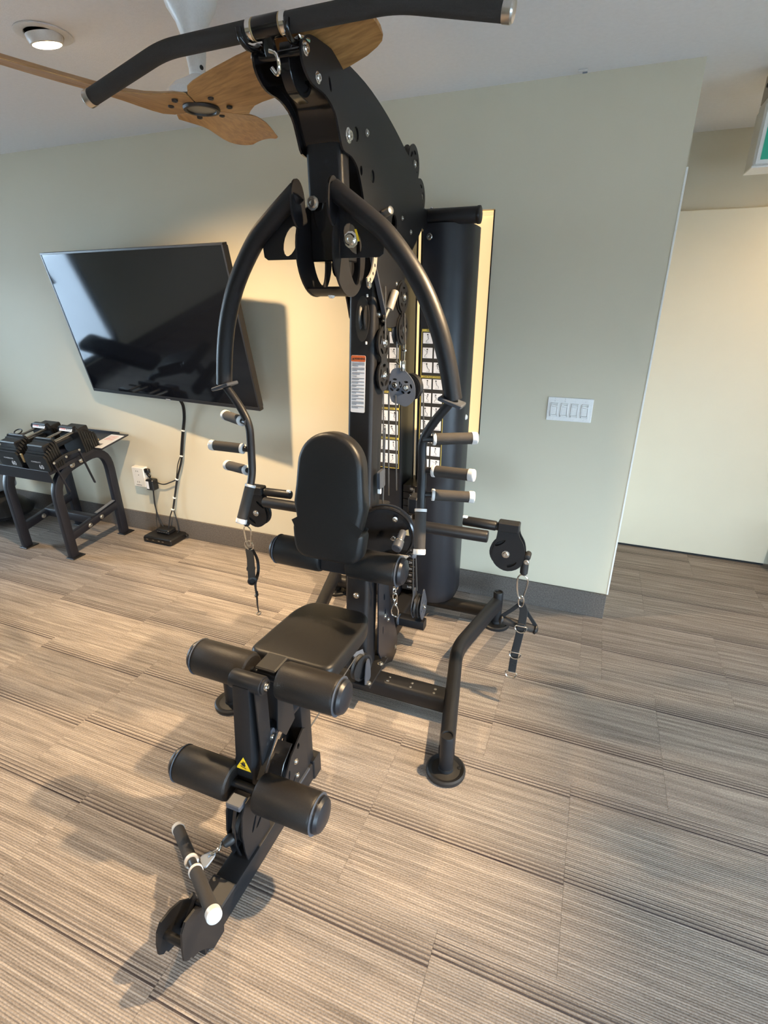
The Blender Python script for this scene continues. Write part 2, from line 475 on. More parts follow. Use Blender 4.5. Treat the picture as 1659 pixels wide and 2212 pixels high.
# door on the far wall
DX0, DX1 = .262, 1.192
d1 = struct('door_1', box2((DX0, YF - .04, .016), (DX1, YF - .001, 2.064), .003), 'door')
d1['label'] = 'plain cream door leaf across the corridor'
obj('door_gap_shade', box2((DX0, YF - .03, .001), (DX1, YF - .002, .016)), 'rubber', d1)  # dark strip standing in for the shaded gap under the door
# carpet tiles: running-bond squares, half-tile offset from row to row
tile_mesh = {}
def tile_piece(x0, x1, y0, y1, cx, cy):
    key = tuple(round(v, 4) for v in (x0 - cx, x1 - cx, y0 - cy, y1 - cy))
    if key not in tile_mesh:
        g = .0002
        bm = box2((x0 - cx + g, y0 - cy + g, -.006), (x1 - cx - g, y1 - cy - g, 0), .0007)
        finish(bm); me = bpy.data.meshes.new('carpet_tile'); bm.to_mesh(me); bm.free(); me.materials.append(M['carpet']); tile_mesh[key] = me
    link('carpet_tile', tile_mesh[key], (cx, cy, 0), floor)
for k in range(-7, 6):
    ya, yb = .886 + TILE * k, .886 + TILE * (k + 1)
    xoff = .124 if k % 2 == 0 else .438
    for n in range(-12, 7):
        xa, xb = xoff + TILE * n, xoff + TILE * (n + 1)
        cx, cy = (xa + xb) / 2, (ya + yb) / 2
        for (rx0, rx1, ry0, ry1) in ((XL, XC, YB, YW), (XC, XR, YB, YF)):
            a, b, c, d = max(xa, rx0), min(xb, rx1), max(ya, ry0), min(yb, ry1)
            if rx0 == XL and xb > XC and yb <= YW and xa < XC: b = xb      # whole tile where no wall is in the way
            if rx0 == XC and xa < XC and yb <= YW: continue
            if b - a > .01 and d - c > .01: tile_piece(a, b, c, d, cx, cy)

# ------------------------------------------------------------------ recessed lamps
def downlight(x, y, label, power=LAMP_POWER, tilt=(0.25, .9), beam=150, blend=.75, name='recessed_light', group=None):
    t = thing(name, (x, y, ZC), label, 'ceiling light', group)
    z = ZC - .001
    obj('trim_ring', lathe([(.088, 0), (.088, -.004), (.082, -.006), (.060, -.004), (.058, 0)], (x, y, z), (0, 0, 1), 40), 'lampbody', t)
    ax = Vector((tilt[0] * .35, tilt[1] * .35, -1)).normalized()
    p = Vector((x, y, z - .002))
    obj('eyeball', lathe([(.058, .0), (.057, .012), (.052, .026), (.048, .028)], p, ax, 32), 'lampbody', t)
    q = p + ax * .0285
    obj('lens', lathe([(.046, 0), (.040, .003), (0, .005)], q, ax, 32), 'lens', t)
    l = bpy.data.lights.new('lamp_glow', 'SPOT')
    l.energy = power; l.color = LAMP_COL; l.shadow_soft_size = .035; l.spot_size = R(beam); l.spot_blend = blend
    o = bpy.data.objects.new('lamp_glow', l); C.objects.link(o); o.parent = t
    o.location = (q + ax * .012) - Vector((x, y, ZC))
    o.rotation_euler = ax.to_track_quat('-Z', 'Y').to_euler()
    return t
downlight(-1.885, 1.655, 'lit recessed ceiling light with a white trim ring, left of the wooden fan', power=LAMP_POWER * 1.75, tilt=(.10, .55), beam=128, blend=1.0)
downlight(.70, 1.72, 'recessed ceiling light out of view to the right of the gym machine', power=LAMP_POWER * 3.0, tilt=(-2.6, -.7), beam=70, blend=.75)
downlight(-1.885, -1.2, 'unseen recessed ceiling light added behind the viewer on the left', power=LAMP_POWER * .5, tilt=(.5, .6), beam=110)  # added lamp, out of view, needed for the room's lighting
downlight(.70, -1.2, 'unseen recessed ceiling light added behind the viewer on the right', power=LAMP_POWER * .22, tilt=(-.6, .8), beam=110)  # second added lamp, also unseen, weak warm fill
downlight(1.5, 2.9, 'recessed ceiling light in the corridor in front of the cream door', power=45, tilt=(-.3, .6))

# ------------------------------------------------------------------ multi gym
X0 = -.78
gym = thing('multi_gym', (X0, 1.65, 0), 'large black multi station gym machine with curved press arms, seat and weight stack', 'gym machine')
def G(name, bm, m='black', parent=gym, **k): return obj(name, bm, m, parent, **k)
def mastY(z): return 1.625 + .088 * z                     # front face of the leaning mast
# mast
z0, z1 = .132, 1.80
a, b = Vector((X0, mastY(z0) + .055, z0)), Vector((X0, mastY(z1) + .055, z1))
mast = G('mast', sweep([a, b], rrect(.11, .10, .016, 5), up=(1, 0, 0)), 'black')
# slot with a pulley in the mast front
def mastpt(x, z, out=0): return Vector((X0 + x, mastY(z) - out, z))
mu, mv = Vector((1, 0, 0)), Vector((0, .0877, .9961))
sl = G('mast_slot', plate([(.026 * math.cos(t), .075 * math.sin(t) * 1.0) for t in [2 * PI * i / 20 for i in range(20)]], .002, mastpt(.005, 1.545, .0005), mu, mv), 'print_black', mast)
G('slot_pulley', lathe([(.030, -.013), (.066, -.013), (.068, -.008), (.058, 0), (.068, .008), (.066, .013), (.030, .013)], (X0 + .008, mastY(1.545) + .053, 1.545), (1, 0, 0), 28), 'rubber', mast)
for dz in (.075, -.078): G('slot_clip', box(mastpt(.022, 1.545 + dz, .003), (.006, .004, .010), .001), 'white', mast)
bolt(mastpt(0, .49), (0, -1, .09), .010, mast)
bolt((X0 - .05, 1.80, 1.56), (-1, 0, 0), .010, mast); bolt((X0 + .05, 1.80, 1.56), (1, 0, 0), .010, mast)
# warning sticker
st = G('warning_sticker', plate(rrect(.056, .200, .005, 3), .0008, mastpt(-.008, 1.325, .0003), mu, mv), 'print_white', mast)
st['label'] = 'white warning sticker with an orange header'
def onmast(x, z, o=.0014): return mastpt(-.008 + x, z, o)
G('sticker_header', plate(rrect(.055, .021, .004, 3), .0006, onmast(0, 1.4135, .0010), mu, mv), 'print_orange', mast)
bm = text_bm('WARNING', .0090, onmast(.006, 1.4135, .002), mu, mv, 0, bold=.0004)
plate([(-.0245, -.004), (-.0155, -.004), (-.020, .004)], .0004, onmast(0, 1.4135, .0018), mu, mv, bm=bm)
G('sticker_lettering', bm, 'print_black', mast)
bm = bmesh.new(); z = 1.398
for para in (3, 3, 2, 1, 2, 2, 2, 2, 2, 2, 2, 3, 2):
    for i in range(para):
        w = .048 * (1 if i < para - 1 else random.uniform(.35, .8))
        plate([(-.024, -.0012), (-.024 + w, -.0012), (-.024 + w, .0012), (-.024, .0012)], .0003, onmast(0, z, .0011), mu, mv, bm=bm)
        z -= .0046
    z -= .0026
G('sticker_text_lines', bm, 'print_grey', mast)

# base frame
bpz = .132
G('base_plate', box2((X0 - .10, 1.565, .124), (X0 + .10, 1.77, .134), .002), 'black')
for bx, by in ((-.085, 1.585), (.085, 1.585), (.085, 1.72)): bolt((X0 + bx, by, .134), (0, 0, 1), .010, gym)
cb = G('cross_beam', sweep([(X0 - .412, 1.66, .085), (X0 + .412, 1.66, .085)], rrect(.085, .078, .02, 4)), 'black')
for s in (-1, 1):
    for d in (.15, .25, .35):
        for e in (-.012, .012): bolt((X0 + s * d, 1.66 + e - .008, .124), (0, 0, 1), .0045, cb, name='rivet', h=.4)
rb = G('rear_beam', sweep([(X0, 1.70, .085), (X0, 2.44, .085)], rrect(.09, .08, .018, 4)), 'black')
for yy in (1.74, 1.90): bolt((X0 + .02, yy, .128), (0, 0, 1), .009, rb)
G('rear_cross_tube', tube([(X0 - .46, 2.385, .085), (X0 + .46, 2.385, .085)], .036, 18), 'black')
def foot(x, y, ztop, r=.0255, nm='foot_post'):
    p = G(nm, lathe([(r * .8, .010), (r, .010), (r, ztop - .006), (r * .92, ztop), (r * .72, ztop), (r * .66, ztop - .006), (0, ztop - .006)], (x, y, 0), (0, 0, 1), 24), 'black')
    G('foot_disc', lathe([(.070, 0), (.072, .004), (.072, .016), (.066, .021), (.060, .018), (.052, .014), (.028, .016), (.027, .03)], (x, y, 0), (0, 0, 1), 36), 'rubber', p)
    bolt((x + .045, y + .02, .014), (0, 0, 1), .006, p, 'plastic')
for s in (-1, 1):
    G('side_tube', sweep(fillet([(X0 + s * .468, 2.40, .130), (X0 + s * .365, 1.965, .115), (X0 + s * .470, 1.40, .095)], .075, 7), rrect(.058, .084, .0285, 6), up=(0, 0, 1)), 'black')
    foot(X0 + s * .472, 1.397, .176); foot(X0 + s * .472, 2.405, .200)

# low front beam with foot plates
lb = G('front_beam', sweep([(X0, .60, .037), (X0, 1.235, .037)], rrect(.074, .074, .006, 2)), 'black')
G('beam_end_plate', box2((X0 - .042, 1.19, 0), (X0 + .042, 1.24, .085), .003), 'black', lb)
up = G('front_upright', sweep([(X0, 1.185, .07), (X0, 1.185, .40)], rrect(.055, .062, .006, 2)), 'black')
foot_pts = [(.665, .004), (.672, .075), (.668, .110), (.650, .165), (.625, .196), (.590, .214), (.556, .218), (.540, .200), (.532, .165), (.530, .130), (.542, .112), (.552, .112), (.555, .098), (.575, .090), (.60, .06), (.62, .004)]
for s in (-1, 1): G('foot_plate', plate_yz(X0 + s * .043, [(a, max(.002, b - (.055 if s < 0 else .02))) if b < .2 and a < .655 else (a, b - (.055 if (s < 0 and a < .655) else 0)) for a, b in foot_pts], .006), 'black')
G('foot_rod', cyl((X0 - .041, .560, .108), (X0 + .041, .556, .120), .011, 16), 'black')
G('wedge_plate', box2((X0 - .040, .66, .060), (X0 + .040, .745, .082), .004), 'black')
def pulley(c, ax, r, w=.022, parent=gym, hub=True, name='pulley'):
    p = obj(name, lathe([(r * .25, -w / 2), (r * .80, -w / 2 + .003), (r * .84, -w / 2), (r, -w / 2), (r, -w / 2 + .003), (r * .86, 0), (r, w / 2 - .003), (r, w / 2), (r * .84, w / 2), (r * .80, w / 2 - .003), (r * .25, w / 2)], c, ax, 30), 'rubber', parent)
    return p
def slotted(c, r, n=5, rad=.62, w=.16, l=.30, ph=.3):
    hs = []
    for i in range(n):
        a = ph + 2 * PI * i / n
        hs.append(circle2((c[0] + r * rad * math.cos(a), c[1] + r * rad * math.sin(a)), r * w * .6, 8, r * l * .7, a))
    return hs
# low pulley housings on the beam
hr = [(1.165, .075), (1.165, .262), (1.150, .272), (1.07, .228), (1.02, .170), (1.02, .075)]
for s in (-1, 1):
    h = G('pulley_housing', plate_yz(X0 + s * .030, hr, .005, [circle2((1.115, .230), .008, 8, .012), circle2((1.050, .165), .005, 8, .020, -.2), circle2((1.070, .115), .005, 8, .020, -.7)]), 'black')
    bolt((X0 + s * .033, 1.092, .185), (s, 0, 0), .008, h); bolt((X0 + s * .033, 1.095, .120), (s, 0, 0), .007, h)
    if s > 0:
        G('housing_rib', box2((X0 + .030, 1.02, .074), (X0 + .040, 1.165, .082), .001), 'bluegrey', h)
pulley((X0, 1.075, .165), (1, 0, 0), .060)
G('pulley_band', strip([(X0, 1.03, .08), (X0, 1.005, .12), (X0, 1.003, .18), (X0, 1.035, .228), (X0, 1.09, .262)], .054, .004, (1, 0, 0)), 'blackgloss')
hf = [(.815, .075), (.808, .12), (.805, .19), (.815, .255), (.835, .285), (.885, .285), (.925, .215), (.93, .075)]
for s in (-1, 1):
    h = G('pulley_housing', plate_yz(X0 + s * .026, hf, .005, [circle2((.86, .175), .006, 8, .028, -.5), circle2((.885, .16), .006, 8, .024, -.9)]), 'black')
G('pulley_band', strip([(X0 + .002, .812, .09), (X0 + .002, .800, .15), (X0 + .002, .803, .22), (X0 + .002, .822, .275)], .012, .006, (1, 0, 0)), 'blackgloss')
pulley((X0, .868, .165), (1, 0, 0), .056)
G('housing_cap', box2((X0 - .024, .812, .272), (X0 + .024, .852, .291), .003), 'bluegrey')
G('low_cable', tube(smooth([(X0, .845, .115), (X0 - .008, .82, .155), (X0 - .012, .80, .165)], 5), .0035, 8), 'cable')
G('low_cable', tube([(X0 + .01, 1.12, .19), (X0 + .035, 1.575, .26)], .0028, 8), 'cable')

# seat post, pivot lever and rollers
G('seat_tube', tube([(X0, .972, .382), (X0, 1.66, .318)], .0245, 20), 'navy')
G('seat_tube_cap', cyl((X0, .960, .383), (X0, .975, .381), .027, 20, .003), 'rubber')
ub = G('seat_post', sweep([(X0, 1.075, .36), (X0, 1.060, .600)], rrect(.060, .066, .004, 2)), 'black')
G('post_cap', box((X0, 1.059, .601), (.070, .076, .012), .004), 'rubber', ub)
G('post_gusset', plate_yz(X0 + .033, [(1.01, .40), (1.03, .56), (1.09, .56), (1.105, .36), (1.05, .34)], .004), 'black', ub)
bolt((X0 + .035, 1.05, .570), (1, 0, 0), .010, ub, 'bluegrey')
pv = Vector((X0 - .012, .962, .604))
G('lever_pivot', cyl(pv - Vector((.055, 0, 0)), pv + Vector((.050, 0, 0)), .0275, 26, .004), 'black')
G('pivot_collar', cyl(pv + Vector((.048, 0, 0)), pv + Vector((.056, 0, 0)), .023, 24, .003), 'black')
bolt(pv + Vector((.056, 0, 0)), (1, 0, 0), .011, gym, 'chrome')
lv = G('leg_lever', sweep([(X0 - .022, .962, .600), (X0 - .022, .925, .245)], rrect(.058, .058, .005, 2)), 'black')
G('lever_side_plate', plate_yz(X0 + .024, [(.935, .60), (.99, .60), (.985, .40), (.965, .30), (.93, .26)], .004), 'black', lv)
G('lever_link', plate_yz(X0 + .020, s2([(.925, .285), (.935, .255), (1.0, .36), (1.01, .40), (.985, .40)], 4), .006), 'bluegrey', lv)
bolt((X0 + .024, .992, .385), (1, 0, 0), .010, lv, 'chrome')
G('lever_stop', cyl((X0 - .055, .975, .375), (X0 - .045, .975, .375), .024, 16, .003), 'rubber', lv)
# hazard triangle on the lever front
lu, lvv = Vector((1, 0, 0)), Vector((0, .1036, .9946))
def lev(x, z): return Vector((X0 - .022 + x, .925 + (z - .245) * .1042 - .0295, z))
t = G('hazard_sticker', plate([(-.026, -.022), (.026, -.022), (0, .022)], .0006, lev(0, .345), lu, lvv), 'sign_yellow', lv)
t['label'] = 'yellow hazard triangle with a black hand symbol'
bm = bmesh.new()
for pts in ([(-.007, -.004), (.006, -.008), (.008, .001), (-.003, .004)], [(-.010, .001), (-.008, -.001), (.004, .006), (.003, .008)], [(-.010, -.009), (.010, -.014), (.010, -.012), (-.010, -.007)], [(.003, .002), (.005, .001), (.008, .009), (.006, .010)], [(-.002, .004), (0, .003), (.001, .011), (-.001, .011)]):
    plate(pts, .0004, lev(0, .343) - Vector((0, .0012, 0)), lu, lvv, bm=bm)
G('hazard_symbol', bm, 'print_black', lv)
def roller(xa, xb, y, z, r=.056, m='vinyl'):
    """xa inner, xb outer end"""
    s = 1 if xb > xa else -1; L = abs(xb - xa)
    p = G('foam_roller', lathe([(.030, 0), (r - .010, 0), (r - .003, .004), (r, .012), (r, L - .014), (r - .003, L - .005), (r - .008, L)], (xa, y, z), (s, 0, 0), 36), m)
    G('roller_cap', lathe([(r - .007, 0), (r - .006, .006), (r - .012, .015), (r - .026, .021), (0, .024)], (xb, y, z), (s, 0, 0), 32), 'navy', p)
    G('roller_seam', lathe([(r - .001, -.002), (r + .0008, -.001), (r + .0008, .001), (r - .001, .002)], (xb - s * .004, y, z), (s, 0, 0), 36), 'bluegrey', p)
    return p
for s in (-1, 1):
    roller(X0 + s * .052, X0 + s * .245, 1.030, .578, m='vinylbrown')
    roller(X0 + s * .045, X0 + s * .238, .882, .286, m='vinylbrown')
    roller(X0 + s * .052, X0 + s * .246, 1.508, .732)
G('roller_axle', cyl((X0 - .25, 1.030, .578), (X0 + .25, 1.030, .578), .014, 14), 'black')
G('roller_axle', cyl((X0 - .25, .882, .286), (X0 + .25, .882, .286), .013, 14), 'black')
G('roller_axle', cyl((X0 - .25, 1.508, .732), (X0 + .25, 1.508, .732), .014, 14), 'black')
G('axle_bracket', sweep(fillet([(X0 - .062, .945, .345), (X0 - .062, .90, .292), (X0 - .04, .89, .288)], .01, 3), rrect(.012, .012, .002, 1)), 'black')
G('axle_strut', sweep([(X0 + .03, .905, .30), (X0 + .03, 1.0, .395)], rrect(.02, .006, .001, 1)), 'black')
G('roller_bracket', box2((X0 - .055, 1.475, .692), (X0 + .055, 1.545, .762), .006), 'black')
G('roller_arm', sweep([(X0, 1.53, .728), (X0, 1.70, .73)], rrect(.05, .05, .006, 2)), 'black')
# seat
def cushion(outline, thick, org, u, v, r=.018):
    """upholstered pad with rounded rim"""
    u, v = Vector(u).normalized(), Vector(v).normalized(); n = u.cross(v).normalized(); org = Vector(org)
    c = Vector((sum(p[0] for p in outline) / len(outline), sum(p[1] for p in outline) / len(outline)))
    def ins(d):
        o = []
        m = len(outline)
        for i in range(m):
            p = Vector(outline[i]); t = (Vector(outline[(i + 1) % m]) - Vector(outline[i - 1])).normalized()
            nn = Vector((-t.y, t.x))
            if nn.dot(c - p) < 0: nn = -nn
            o.append(p + nn * d)
        return o
    bm = bmesh.new(); rings = []
    lay = [(.010, 0), (.002, .002), (0, .006)] + [(r * (1 - math.cos(a)), thick - r + r * math.sin(a)) for a in [R(x) for x in (0, 25, 50, 72, 90)]] + [(r + .03, thick + .003), (r + .07, thick + .005)]
    for d, h in lay:
        if d <= r + .001: ring = ins(d)
        else:
            k = 1 - (d - r) / .11
            ring = [c + (q - c) * k for q in ins(r)]
        rings.append([bm.verts.new(org + u * q.x + v * q.y + n * h) for q in ring])
    m = len(outline)
    for A, B in zip(rings, rings[1:]):
        for i in range(m): bm.faces.new((A[i], A[(i + 1) % m], B[(i + 1) % m], B[i]))
    bm.faces.new(rings[0][::-1]); bm.faces.new(rings[-1])
    return bm
def rounded_poly(pts, rad, k=6):
    P = [Vector((a, b, 0)) for a, b in pts]; n = len(P); out = []
    for i in range(n):
        a, b = P[i - 1] - P[i], P[(i + 1) % n] - P[i]; d = min(rad[i] if isinstance(rad, (list, tuple)) else rad, a.length * .48, b.length * .48)
        s, e = P[i] + a.normalized() * d, P[i] + b.normalized() * d
        for j in range(k + 1):
            t = j / k; q = (1 - t) ** 2 * s + 2 * t * (1 - t) * P[i] + t * t * e; out.append((q.x, q.y))
    return out
so = rounded_poly([(-.152, 0), (.152, 0), (.150, .30), (.115, .385), (-.115, .385), (-.150, .30)], [.045, .045, .12, .09, .09, .12])
su, sv = Vector((1, 0, 0)), Vector((0, .9965, -.072)).normalized()
G('seat', cushion(so, .058, (X0, 1.135, .498), su, sv), 'vinyl')
G('seat_board', plate(rounded_poly([(-.13, .02), (.13, .02), (.128, .36), (-.128, .36)], .04), .014, (X0, 1.135, .485), su, sv), 'plastic')
G('seat_bracket', box2((X0 - .035, 1.16, .40), (X0 + .035, 1.42, .488), .004), 'black')
G('seat_strut', sweep([(X0, 1.40, .44), (X0, 1.57, .22)], rrect(.04, .04, .004, 1)), 'black')
# back pad
bo = rounded_poly([(-.137, .12), (-.125, 0), (.125, 0), (.137, .12)], [.02, .07, .07, .02], 6) + [(.133, .20), (.126, .26)] + [(.121 * math.cos(R(a)), .318 + .130 * math.sin(R(a)) ** .9) for a in range(6, 175, 8)] + [(-.126, .26), (-.133, .20)]
pn = Vector((0, -.990, .140)).normalized(); pu = Vector((1, 0, 0)); pvv = Vector((0, .140, .990)).normalized()
G('back_pad', cushion(bo, .062, (X0, 1.482, .755), pu, pvv), 'vinyl')
G('back_pad_bracket', box2((X0 - .03, 1.50, .86), (X0 + .03, 1.70, 1.04), .004), 'black')
# mast foot pulley
pulley((X0 + .052, 1.590, .205), (.96, -.28, 0), .058)
G('pulley_fork', plate_yz(X0 + .078, s2([(1.565, .14), (1.62, .14), (1.61, .235), (1.58, .235)], 3), .004), 'bluegrey')
G('fork_bracket', sweep([(X0 + .03, 1.60, .27), (X0 + .045, 1.59, .245)], rrect(.05, .012, .002, 1)), 'bluegrey')
# perforated uprights beside the mast
spl = [(1.735, .76), (1.805, .76), (1.83, .50), (1.885, .31), (1.965, .10), (1.945, .035), (1.89, .020), (1.775, .085), (1.722, .19), (1.728, .50)]
hol = [circle2((1.785, .61), .007, 8, .016), circle2((1.775, .52), .007, 8, .016), circle2((1.79, .43), .007, 8, .018, .2), circle2((1.80, .35), .008, 8, .016), circle2((1.775, .27), .004, 8, .022)]
for s in (-1, 1):
    h = G('rear_side_plate', plate_yz(X0 + s * .072, spl, .006, hol), 'navy')
    for yy, zz in ((1.795, .33), (1.835, .29), (1.93, .075), (1.80, .10)): bolt((X0 + s * .075, yy, zz), (s, 0, 0), .008, h)
# rear low pulley at the right of the beam
G('pulley_arm', sweep([(X0 + .03, 2.06, .145), (X0 + .18, 2.06, .145)], rrect(.05, .05, .01, 3)), 'black')
G('arm_end_cap', cyl((X0 + .045, 2.05, .15), (X0 + .055, 2.05, .15), .028, 20, .003), 'bluegrey')
for dx in (-.022, .022):
    h = G('pulley_guard', plate_yz(X0 + .150 + dx, s2([(2.00, .25), (2.035, .185), (2.085, .205), (2.10, .25), (2.075, .31), (2.05, .345), (2.02, .30)], 4), .004, slotted((2.05, .25), .055, 4)), 'bluegrey')
bolt((X0 + .175, 2.05, .25), (1, 0, 0), .010, gym, 'chrome')
pulley((X0 + .150, 2.05, .25), (1, 0, 0), .058)
for xa, xb, za in ((.118, .145, .30), (.140, .163, .34)): G('rear_cable', tube([(X0 + xb - .03 + .01, 2.035, za), (X0 + .13, 1.99, .86)], .0032, 8), 'cable')

# ---- head: two arched side plates with a web between them
hp = [(1.318, 2.154), (1.345, 2.169), (1.40, 2.176), (1.51, 2.180), (1.667, 2.172), (1.795, 2.150), (1.911, 2.119), (2.01, 2.085), (2.12, 2.050), (2.19, 2.00), (2.225, 1.935), (2.222, 1.875), (2.15, 1.815), (2.07, 1.755), (2.02, 1.68), (2.02, 1.60), (2.02, 1.53), (1.93, 1.515), (1.82, 1.525), (1.775, 1.62), (1.70, 1.74), (1.648, 1.88), (1.630, 1.92), (1.605, 1.958), (1.565, 1.977), (1.512, 1.982), (1.493, 2.013), (1.468, 2.054), (1.416, 2.076), (1.35, 2.080), (1.312, 2.103), (1.304, 2.134)]
hpo = s2(hp, 3)
hh = [circle2((1.598, 2.036), .016, 12, .018), circle2((1.629, 1.955), .009, 10, .013), circle2((1.715, 1.955), .014, 12, .018), circle2((1.905, 1.848), .026, 14, .030), circle2((1.443, 2.105), .006, 8, .016, .3)]
for s in (-1, 1):
    h = G('head_plate', plate_yz(X0 + s * .063, hpo, .006, hh), 'blackgloss' if s < 0 else 'black')
    for yy, zz, r in ((1.320, 2.135, .0105), (1.376, 2.098, .0095), (1.541, 2.020, .014), (1.672, 2.056, .0075), (1.985, 1.875, .006), (2.08, 1.84, .0065), (1.93, 1.66, .006)):
        bolt((X0 + s * .066, yy, zz), (s, 0, 0), r, h, 'chrome' if r > .009 else 'steel')
wp = smooth([(X0, 1.395, 2.100), (X0, 1.43, 2.094), (X0, 1.48, 2.070), (X0, 1.508, 2.025), (X0, 1.525, 1.998), (X0, 1.565, 1.992)], 4)
G('head_web', strip(wp, .118, .005, (1, 0, 0)), 'blackgloss')
G('head_web', strip([(X0, 1.63, 2.00), (X0, 1.68, 1.90), (X0, 1.74, 1.78)], .116, .005, (1, 0, 0)), 'black')
G('nose_rod', cyl((X0 - .06, 1.322, 2.132), (X0 + .06, 1.322, 2.132), .009, 14), 'blackgloss')
pulley((X0 + .012, 1.378, 2.118), (1, 0, 0), .052)
G('pulley_shield', strip(smooth([(X0 + .012, 1.325, 2.155), (X0 + .012, 1.318, 2.11), (X0 + .012, 1.345, 2.07), (X0 + .012, 1.40, 2.06)], 4), .028, .003, (1, 0, 0)), 'blackgloss')
# scalloped pulley guards peeking past the rear edge of the head plate
for cy, cz in ((2.140, 2.068), (2.222, 1.975)):
    for dx in (.030, .052):
        h = G('pulley_guard', plate_yz(X0 + dx, circle2((cy, cz), .062, 28), .004, slotted((cy, cz), .062, 6)), 'black')
    bolt((X0 + .055, cy, cz), (1, 0, 0), .010, h)
    pulley((X0 + .041, cy, cz), (1, 0, 0), .056)
# lower cable pulleys between the plates
for cy, cz in ((1.982, 1.615), (1.985, 1.500)):
    h = G('pulley_guard', plate_yz(X0 + .075, circle2((cy, cz), .052, 26), .004, slotted((cy, cz), .052, 5)), 'black')
    bolt((X0 + .078, cy, cz), (1, 0, 0), .010, h, 'steel')
    pulley((X0 + .060, cy, cz), (1, 0, 0), .058)
G('guard_link', box2((X0 + .072, 1.965, 1.52), (X0 + .076, 2.0, 1.60)), 'black')
# figure-of-eight guard on the mast side
g8 = []
for i in range(25):
    a = R(20 + 140 * 0 + i * 320 / 24 - 70 - 0); 
o8 = []
for i in range(19): a = R(-60 + 300 * i / 18); o8.append((1.806 + .056 * math.cos(a), 1.466 + .056 * math.sin(a)))
for i in range(19): a = R(120 + 300 * i / 18); o8.append((1.806 + .056 * math.cos(a), 1.352 + .056 * math.sin(a)))
h = G('pulley_guard', plate_yz(X0 + .066, o8, .004, slotted((1.806, 1.466), .056, 5, .62, .2, .42) + slotted((1.806, 1.352), .056, 5, .62, .2, .42)), 'black')
for zz in (1.466, 1.352): bolt((X0 + .069, 1.806, zz), (1, 0, 0), .012, h, 'chrome'); pulley((X0 + .05, 1.806, zz), (1, 0, 0), .050)
# gas spring with its grey sleeve
G('spring_sleeve', cyl((X0 + .085, 1.87, 1.635), (X0 + .075, 1.835, 1.575), .014, 16, .003), 'greysteel')
G('spring_rod', cyl((X0 + .075, 1.835, 1.58), (X0 + .066, 1.80, 1.535), .006, 12), 'steel')
G('head_brace', sweep([(X0 + .068, 1.66, 1.80), (X0 + .070, 1.80, 1.56)], rrect(.016, .006, .001, 1)), 'bluegrey')
G('lift_knob', cyl((X0 + .066, 1.79, 1.862), (X0 + .105, 1.772, 1.872), .013, 16, .003), 'steel')

# ---- press arm assembly
G('arm_hub', sweep([(X0, 1.545, 2.005), (X0, 1.550, 1.865)], rrect(.058, .112, .014, 4), up=(1, 0, 0)), 'black')
bolt((X0 - .035, 1.513, 1.862), (0, -1, 0), .014, gym, 'steel')
ring_o = [(1.552 + .109 * math.cos(2 * PI * i / 40), 1.738 + .123 * math.sin(2 * PI * i / 40)) for i in range(40)]
ring_h = s2([(1.572, 1.835), (1.549, 1.80), (1.536, 1.735), (1.550, 1.685), (1.578, 1.653), (1.604, 1.652), (1.620, 1.690), (1.622, 1.75), (1.610, 1.82)], 3)
G('hub_core', box2((X0 - .0545, 1.525, 1.712), (X0 + .0545, 1.615, 1.870), .004), 'blackgloss')
for s in (-1, 1):
    G('hub_plate', plate_yz(X0 + s * .058, ring_o, .006, [ring_h]), 'black')
bs = [(X0, 1.552 + .106 * math.cos(R(a)), 1.738 + .119 * math.sin(R(a))) for a in range(236, 309, 8)]
G('hub_strap', strip(bs, .116, .005, (1, 0, 0)), 'black')
bolt((X0 + .02, 1.50, 1.618), (0, -.2, -1), .008, gym, 'white')
G('hub_pulley_housing', cyl((X0 + .0, 1.575, 1.70), (X0 + .05, 1.575, 1.70), .030, 20, .004), 'blackgloss')
